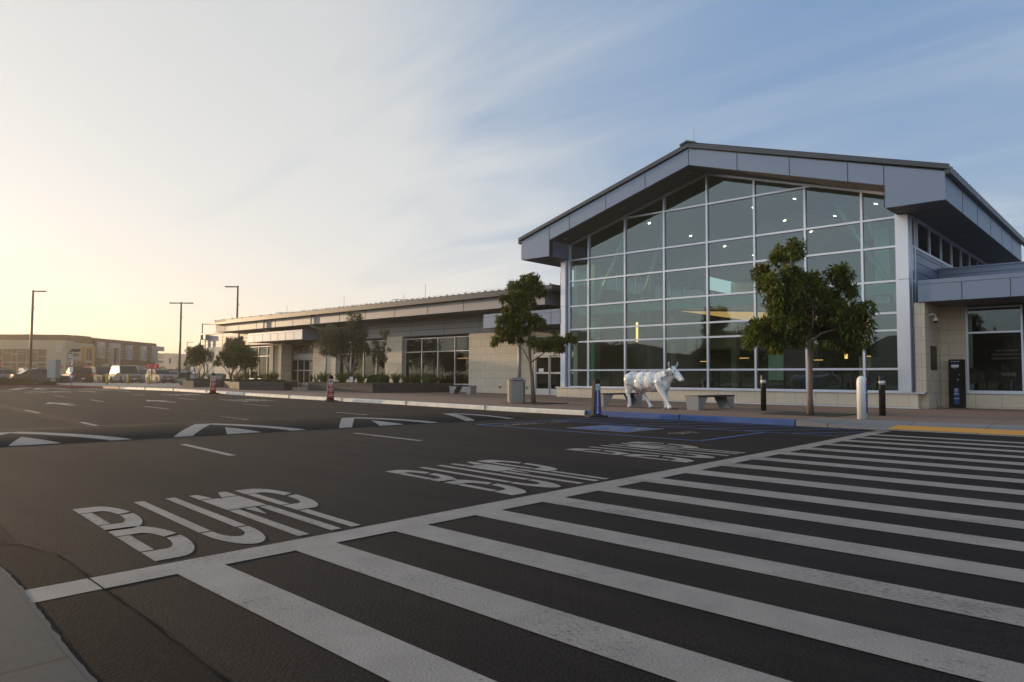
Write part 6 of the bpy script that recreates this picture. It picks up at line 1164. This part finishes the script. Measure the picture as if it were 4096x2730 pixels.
car('dark blue-grey saloon seen from its rear corner behind the low bushes', -77.6, 19.9, zc_, R(88), 'car_grey', 4.9, 1.86, 1.45, 'saloon')
car('light blue-grey fastback saloon at the left picture edge', -85.0, 18.6, zc_, R(86), 'car_bluegrey', 4.85, 1.88, 1.48, 'saloon')
car('dark brown family wagon parked with its tail to the road', -86.0, 25.2, zc_, R(176), 'car_brown', 5.0, 2.0, 1.75)
car('dark grey large wagon half hidden behind the silver one', -89.6, 28.7, zc_, R(5), 'car_dark', 5.2, 2.02, 1.88)
car('dull purple car mostly hidden between the silver wagon and the hatchback', -88.5, 32.9, zc_, R(0), 'car_purple', 4.6, 1.85, 1.6)
car('red car glimpsed behind the lamp post near the far planter', -98.5, 40.4, .4, R(95), 'car_red', 4.7, 1.85, 1.62)
car('white car glimpsed behind the far planter tree trunks', -91.0, 39.2, zc_, R(60), 'car_white', 4.6, 1.85, 1.55)
car('white pickup-like car far off behind the saloons', -117, 27.9, zc_, R(180), 'car_white', 5.2, 1.95, 1.85)
# ------------------------------------------------------------------ lamps, posts, signs on the left
def lamp(x, y, z, h, heads, label, rz=R(-20), r_=.10):
    o = thing('street_lamp', label, 'street lamp', (x, y, z), rz, 'tall dark parking lot lamps'); mb = MB(); mb.lathe([(r_*2.2, 0), (r_*2.2, .6), (r_*1.0, .62)], n=16); mb.build('footing', 'concrete_pavement', o)
    mb = MB(); mb.tube([(0, 0, .6), (0, 0, h*.5), (0, 0, h)], [r_, r_*.85, r_*.62], n=12); mb.tube([(0, 0, h-.02), (0, 0, h+.03)], r_*.7, n=12); mb.box(-.09, .22, -.06, .06, h*.81, h*.81+.08); mb.build('pole', 'bronze', o)
    for s in heads:
        mb = MB(); P = [(s*.08, -.07), (s*.55, -.19), (s*1.25, -.22), (s*1.45, -.12), (s*1.45, .12), (s*1.25, .22), (s*.55, .19), (s*.08, .07)]; mb.extZ(P, h-.14, h-.03); mb.build('lamp_head', 'bronze', o, bevel=.02)
    return o
U = R(42.5)
lamp(-93.15, 22.62, .26, 10.3, (1,), 'tall dark lamp post at far left with one head pointing right', U, .16); lamp(-89.1, 37.2, .26, 9.9, (1, -1), 'tall dark lamp post with two opposite heads left of the far planter', U, .15); lamp(-76.3, 38.0, .3, 10.9, (-1,), 'dark lamp post rising behind the wing roof with one head to the left', U, .14)
lamp(-124, 55.5, .3, 10.0, (1,), 'distant lamp post just left of the wing end wall', U, .13); lamp(-171.4, 73.2, .3, 9.0, (1,), 'most distant small lamp post behind the planter trees', U, .13)
def ybol(x, y, label): o = tag(MB().lathe([(.085, 0), (.085, .80), (.07, .86), (.03, .89), (.005, .90)], n=16).build('yellow_bollard', 'yellow_paint', None, loc=(x, y, .40)), label, 'bollard', 'yellow bollards'); 
ybol(-64.2, 21.0, 'yellow steel bollard left of the silver wagon'); ybol(-65.3, 23.0, 'yellow steel bollard in front of the silver wagon grille'); ybol(-65.0, 24.6, 'yellow steel bollard between the silver wagon and the hatchback')
CB_ = thing('utility_cabinet', 'tall grey utility cabinet on a pedestal behind the red kerb', 'utility cabinet', (-62.6, 16.75, .41), R(38)); mb = MB(); mb.box(-.34, .34, -.26, .26, .52, 1.86); mb.box(-.36, .36, -.28, .28, 1.86, 1.90); mb.build('housing', 'galvanised', CB_, bevel=.008); mb = MB(); mb.box(-.14, .14, -.10, .10, .0, .52); mb.build('pedestal', 'galvanised', CB_); mb = MB(); mb.box(-.29, .29, -.266, -.26, .6, 1.8); mb.build('door', 'galvanised', CB_)
BS = thing('bus_stop_pole', 'bus stop pole with blue route sign, timetable and solar panel on top', 'bus stop', (-54.2, 15.9, .39) if False else (-57.6, 16.55, .40), R(38)); mb = MB(); mb.tube([(0, 0, 0), (0, 0, 2.45)], .035, n=10); mb.build('pole', 'galvanised', BS)
mb = MB(); mb.box(-.26, .42, -.02, .02, 0, .30, None, Matrix.Translation((.02, -.02, 2.42)) @ Matrix.Rotation(R(-55), 4, 'X')); mb.build('solar_panel', 'black_plastic', BS); mb = MB(); mb.box(-.36, -.03, -.012, .012, 1.88, 2.32, 'sign_blue'); mb.box(-.34, -.05, -.016, -.012, 2.12, 2.25, 'yellow_paint'); mb.box(-.30, -.08, -.016, -.012, 1.97, 2.08, 'sign_white'); mb.build('route_sign', None, BS)
mb = MB(); mb.box(-.14, .15, -.06, -.035, .93, 1.38, 'sign_blue'); mb.box(-.11, .12, -.064, -.06, .97, 1.34, 'sign_white'); mb.box(-.10, .11, -.06, -.035, .50, .88, 'sign_blue'); mb.box(-.08, .09, -.064, -.06, .55, .74, 'sign_white'); mb.build('timetable', None, BS)
def row_sign(x, y, z, h, t, label, rz=R(38)):
    o = thing('row_sign', label, 'sign', (x, y, z), rz, 'red parking row signs'); mb = MB(); mb.lathe([(.55, 0), (.45, .10), (.2, .14)], n=16); mb.build('footing', 'concrete_pavement', o); mb = MB(); mb.tube([(0, 0, .1), (0, 0, h*.45)], .05, m='galvanised'); mb.tube([(0, 0, h*.45), (0, 0, h)], .07, m='sign_red'); mb.build('post', None, o)
    mb = MB(); mb.box(-.66, .66, -.03, .03, h-.42, h); mb.build('board', 'sign_red', o); mb = MB(); 
    for i, s in enumerate(t): add_text(mb, s[0], .15, facing((-.33+i*.66, -.035, h-.11)), 'sign_white'); add_text(mb, s[1], .24, facing((-.33+i*.66, -.035, h-.29)), 'sign_white', .004)
    mb.build('lettering', None, o); return o
row_sign(-69.2, 26.4, .40, 1.85, ('C1', 'C2'), 'red parking sign reading C 1 and C 2 beside the silver wagon'); row_sign(-80.6, 16.9, .3, 2.1, ('A2', 'A1'), 'red parking row sign at the left picture edge', R(20))
row_sign(-97.5, 26.6, .3, 2.0, ('B1', 'B2'), 'red parking row sign behind the dark brown wagon', R(20)); row_sign(-101, 30.8, .3, 2.1, ('B3', 'B4'), 'red parking row sign below the pinkish tree', R(20))
for x, y, h, w, c, label in [(-112, 23.5, 3.3, .35, 'sign_white', 'small white notice on a post behind the left saloons'), (-97, 18.9, 2.9, .3, 'sign_white', 'white parking notice beside the left row sign'), (-143, 57.9, 4.3, .55, 'sign_blue', 'small blue distant sign right of the brown building'), (-62.5, 27.2, 1.9, .32, 'sign_white', 'white notice post behind the far planter trees')]:
    o = thing('notice_post', label, 'sign', (x, y, .3), R(20)); mb = MB(); mb.tube([(0, 0, 0), (0, 0, h)], .03, n=8); mb.build('post', 'galvanised', o); mb = MB(); mb.box(-w/2, w/2, -.04, -.03, h-w*1.8, h); mb.build('plate', c, o)
# ------------------------------------------------------------------ far buildings and hills
HT = thing('office_building', 'two-storey cream and brown modern building with louvred windows beyond the car park', 'office building', (0, 0, 0))
C0 = Vector((-158.5, 44.3)); DL = Vector((-9.31, -11.19)).normalized(); DR = Vector((-22.3, 25.7)).normalized(); 
def fr(o_, d, u, v=0.0, out=1):
    n = Vector((d.y, -d.x)); n = n if n.x*1+n.y*(-.3) > 0 else -n; p = o_+d*u+n*v; return (p.x, p.y)
def fbox(mb, d, u0, u1, v0, v1, z0, z1, m=None):
    a, b, c, e = fr(C0, d, u0, v0), fr(C0, d, u1, v0), fr(C0, d, u1, v1), fr(C0, d, u0, v1); mb.add([(*p, z) for z in (z0, z1) for p in (a, b, c, e)], [(0, 3, 2, 1), (4, 5, 6, 7), (0, 1, 5, 4), (1, 2, 6, 5), (2, 3, 7, 6), (3, 0, 4, 7)], m)
mb = MB(); fbox(mb, DL, 0, 60, -22, 0, 0, 7.95, 'hotel_cream'); fbox(mb, DR, 0, 8.9, -.05, .02, 0, 7.7, 'hotel_cream'); mb.build('cream_wall', None, HT)
mb = MB(); fbox(mb, DR, 8.9, 34, -20, -.1, 0, 9.0, 'hotel_brown'); fbox(mb, DL, -.2, 8, -22, -.6, 7.95, 9.1, 'hotel_brown'); fbox(mb, DR, 0, 8.9, -20, -.5, 7.7, 9.1, 'hotel_brown'); fbox(mb, DR, 12.5, 17.5, -15, -6, 9.0, 9.7, 'hotel_brown'); mb.build('brown_wall', None, HT)
mb = MB(); fbox(mb, DL, 3.4, 34, .0, .06, 1.2, 6.2); gw = mb.build('glass_wall', 'hotel_glass', HT); mb = MB(); random.seed(4); u = 3.4
while u < 30:
    w = random.choice((1.0, 1.6, 2.6, 2.4)); fbox(mb, DL, u-.05, u+.05, .06, .12, 1.2, 6.2); 
    for k in range(3): z = random.uniform(1.4, 6.0); fbox(mb, DL, u, u+w, .06, .11, z, z+.09)
    u += w
fbox(mb, DL, 3.4, 30, .06, .13, 3.55, 3.68); mb.build('mullions', 'hotel_cream', gw)
mb = MB(); fbox(mb, DL, .45, 1.75, .0, .12, 5.6, 7.0, 'hotel_orange'); fbox(mb, DL, .51, 1.69, .12, .16, 5.66, 6.94, 'hotel_white'); fbox(mb, DL, .72, .86, .16, .2, 5.9, 6.75, 'hotel_cream'); fbox(mb, DL, 1.30, 1.44, .16, .2, 5.9, 6.75, 'hotel_cream'); fbox(mb, DL, .86, 1.30, .16, .2, 6.25, 6.40, 'hotel_cream'); mb.build('letter_sign', None, HT)
mb = MB(); fbox(mb, DR, 1.5, 4.0, .02, .05, 5.0, 5.55); fbox(mb, DR, 1.9, 2.3, .02, .05, 3.0, 3.5); fbox(mb, DR, 4.1, 4.5, .02, .05, 2.0, 2.8); split_build(mb, 'window', 'hotel_glass', HT)
mb = MB(); fbox(mb, DR, 5.2, 5.9, .02, .45, 1.5, 7.0); fbox(mb, DR, 8.0, 8.7, .02, .45, 1.5, 7.0); fbox(mb, DR, 5.9, 8.0, .02, .40, 6.7, 7.0); mb.build('orange_frame', 'hotel_orange', HT); mb = MB(); fbox(mb, DR, 5.9, 8.0, .05, .10, 1.6, 6.7, 'hotel_glass'); fbox(mb, DR, 5.9, 8.0, .1, .3, 3.8, 4.2, 'hotel_white'); fbox(mb, DR, 6.9, 7.0, .1, .14, 1.6, 6.7, 'hotel_white'); mb.build('window', None, HT)
for u0, w, z0, z1 in [(10.2, 1.3, 4.8, 8.2), (14.4, 2.9, 1.0, 8.2), (20.6, 1.4, 4.7, 8.0), (26.6, 1.4, 4.7, 8.1), (11.8, 1.3, 1.0, 3.6), (23.5, 1.4, 1.0, 3.6), (26.9, 1.4, 1.0, 3.6), (31.8, 1.2, 4.4, 8.3)]:
    mb = MB(); fbox(mb, DR, u0, u0+.35, -.1, .8, z0, z1); fbox(mb, DR, u0+w-.3, u0+w, -.1, .8, z0, z1); fbox(mb, DR, u0+.35, u0+w-.3, -.1, .8, z1-1.0, z1); fbox(mb, DR, u0+.35, u0+w-.3, -.1, .8, z0, z0+.3); f_ = mb.build('window_frame', 'hotel_white', HT); mb = MB(); fbox(mb, DR, u0+.35, u0+w-.3, .1, .15, z0+.3, z1-1.0); mb.build('pane', 'hotel_glass', f_)
mb = MB(); fbox(mb, DR, 32, 36, .1, .8, 7.2, 8.3); fbox(mb, DR, 32, 36, .1, .8, 4.3, 4.9); split_build(mb, 'end_bracket', 'hotel_white', HT)
for a, b in ((9.1, 10.2), (11.5, 14.4), (17.3, 20.6), (22, 26.6), (28, 31.8)):
    mb = MB()
    for k in range(6): fbox(mb, DR, a, b, .1, .5, 5.0+k*.42, 5.07+k*.42)
    for k in range(5): fbox(mb, DR, a, b, .1, .5, 1.2+k*.5, 1.27+k*.5)
    mb.build('louvres', 'hotel_white', HT)
mb = MB(); fbox(mb, DL, 20, 20.5, .2, 9, 0, .5); mb.add([(*fr(C0, DL, 6.5, 6), .3), (*fr(C0, DL, 34, 6), 5.5), (*fr(C0, DL, 34, 10), 5.5), (*fr(C0, DL, 6.5, 10), .3), (*fr(C0, DL, 7.8, 6), .3), (*fr(C0, DL, 34, 6), 6.9), (*fr(C0, DL, 34, 10), 6.9), (*fr(C0, DL, 7.8, 10), .3)], [(0, 1, 5, 4), (4, 5, 6, 7), (3, 7, 6, 2), (0, 4, 7, 3)]); mb.build('entrance_ramp', 'hotel_cream', HT)
mb = MB(); vs = []; 
for i in range(41):
    a = R(-100+i*6); d = 620; h = (21+2*math.sin(i*1.3)+1.5*math.sin(i*.47+1))*(1 if i > 6 else .35); vs.append((math.sin(a)*d, math.cos(a)*d, -2)); vs.append((math.sin(a)*(d+60), math.cos(a)*(d+60), h*.9)); vs.append((math.sin(a)*(d+260), math.cos(a)*(d+260), h*1.15))
mb.add(vs, [(3*i+j, 3*i+3+j, 3*i+4+j, 3*i+1+j) for i in range(40) for j in (0, 1)], 'hill_grass', True); tag(mb.build('hills'), kind='structure')
mb = MB(); vs = []
for i in range(41):   # hills behind the viewpoint, seen only mirrored in the glass
    a = R(140+i*2.3); d = 260; h = 20+5*math.sin(i*.9)+3*math.sin(i*2.1); vs += [(math.sin(a)*d, math.cos(a)*d, -2), (math.sin(a)*(d+60), math.cos(a)*(d+60), h)]
mb.add(vs, [(2*i, 2*i+2, 2*i+3, 2*i+1) for i in range(40)], mat('hill_scrub', (.03, .03, .02), .95, noise=.4, nscale=.03) and 'hill_scrub', True); tag(mb.build('hills_south'), kind='structure')
CH = thing('pale_building', 'pale flat-fronted building with a stepped gable far beyond the car park', 'building', (-358, 146, 0), R(20)); mb = MB(); mb.extY([(-10, 0), (-10, 12), (-5, 12.3), (-5, 9.5), (1.5, 9.5), (1.5, 12.3), (6, 11.8), (12, 4), (13, 0)], -6, 6); mb.build('wall', 'hotel_cream', CH)
random.seed(31)
for i, (x, y, h, s) in enumerate([(-190, 74, 4.5, 'right of the brown building end'), (-205, 84, 4, 'below the pale stepped building'), (-182, 78, 3.6, 'beside the distant blue sign'), (-166, 20, 4.5, 'in front of the slanted ramp at far left'), (-150, 24, 3.5, 'left of the tall lamp post'), (-175, 85, 3.2, 'behind the two-headed lamp post')]):
    tree('far_tree', 'small hazy round tree '+s, 'tree', (x, y, .2), [(0, 0), (0, h*.3), (.1, h*.5)], [], [(random.uniform(-1.6, 1.6), h*.55+random.uniform(-.8, .9), random.uniform(.8, 1.3)) for _ in range(6)], 18, .35, .12, 'leaf_olive', .14, twigs=6, depth=1.2, rosette=6, group='small distant trees')
# trees and a lamp on the near side of the road, seen in the glass
for i, (x, y, h) in enumerate([(-13, -12, 5.2), (-22, -15, 6.0), (-30, -13, 4.8), (-6, -18, 6.2), (-38, -18, 6.4), (-47, -14, 5.6), (-28, -30, 8), (-16, -33, 8.5), (-56, -24, 7), (0, -30, 8), (-42, -34, 8.5), (7, -16, 5.5), (-82, -27, 10), (-96, -24, 10), (-110, -28, 10), (-124, -25, 10), (-72, -30, 9), (-140, -28, 10)]):
    lab = ['', '', ''] ; o = tree('parking_lot_tree', 'bushy tree across the road, seen only mirrored in the terminal glass', 'tree', (x, y, -.02), [(0, 0), (0, h*.3), (.1, h*.55)], [([(0, h*.3), (.5, h*.5), (.9, h*.65)], .06)], [(random.uniform(-.24, .24)*h, h*.62+random.uniform(-.25, .27)*h, h*random.uniform(.12, .2)) for _ in range(9)], 16, .32, .10, 'leaf_dark', .13, twigs=8, depth=h*.24, rosette=6, group='trees mirrored in the glass')
lamp(-24.5, -4.5, 0, 6.6, (1,), 'lamp post across the road whose mirror image stands in the hall glass', R(180), .09)
# people waiting inside the hall
mat('cloth_dark', (.03, .035, .045), .8); mat('skin', (.35, .22, .16), .6); mat('hair', (.02, .015, .012), .7)
def person(x, y, rz, label, sit=False):
    o = thing('person', label, 'person', (x, y, .137), rz, None); P = [('E', (0, 0, 1.18), (.20, .12, .28), (0, 0, 0)), ('E', (0, 0, .95), (.16, .11, .16), (0, 0, 0)), ('E', (0, -.01, 1.60), (.078, .095, .115), (0, 0, 0)), ('L', [(0, 0, 1.38), (0, 0, 1.52)], [.06, .055]), ('L', [(-.2, 0, 1.38), (.2, 0, 1.38)], [.06, .06])]
    for s in (-1, 1): P += [('L', [(s*.09, 0, .9), (s*.10, -.01, .48), (s*.10, .02, .08)], [.085, .06, .045]), ('E', (s*.10, -.05, .045), (.045, .11, .045), (0, 0, 0)), ('L', [(s*.22, 0, 1.36), (s*.27, -.01, 1.10), (s*.22, -.14, .92)], [.052, .042, .034]), ('E', (s*.21, -.18, .90), (.03, .05, .035), (0, 0, 0))]
    b = blobmesh('body', P, .022, 3, 'cloth_dark', o)
    me = b.data; me.materials.append(MATS['skin'])
    for p in me.polygons:
        if p.center.z > 1.47 or (p.center.z < .96 and p.center.y < -.13 and p.center.z > .8): p.material_index = 1
    mb = MB(); mb.lathe([(.082, 0), (.088, .05), (.075, .10), (.03, .135), (.005, .14)], (0, .015, 1.59), n=16); mb.build('hair', 'hair', o); return o
person(-9.35, 33.0, R(-40), 'dark silhouette of a short-haired person standing inside the hall'); person(-8.75, 33.4, R(-60), 'dark silhouette of a second person, farther right inside the hall')

# ------------------------------------------------------------------ evening haze
mb = MB(); mb.box(-2900, 2400, -1400, 2400, -3, 42); hz = tag(mb.build('haze', 'asphalt'), kind='stuff')
hm = bpy.data.materials.new('haze'); hm.use_nodes = True; nt = hm.node_tree; nt.nodes.remove(nt.nodes['Principled BSDF']); pv = nt.nodes.new('ShaderNodeVolumePrincipled')
pv.inputs['Color'].default_value = (1, .90, .72, 1); pv.inputs['Density'].default_value = .0008; pv.inputs['Anisotropy'].default_value = .55
nt.links.new(pv.outputs[0], nt.nodes['Material Output'].inputs['Volume']); hz.data.materials.clear(); hz.data.materials.append(hm)
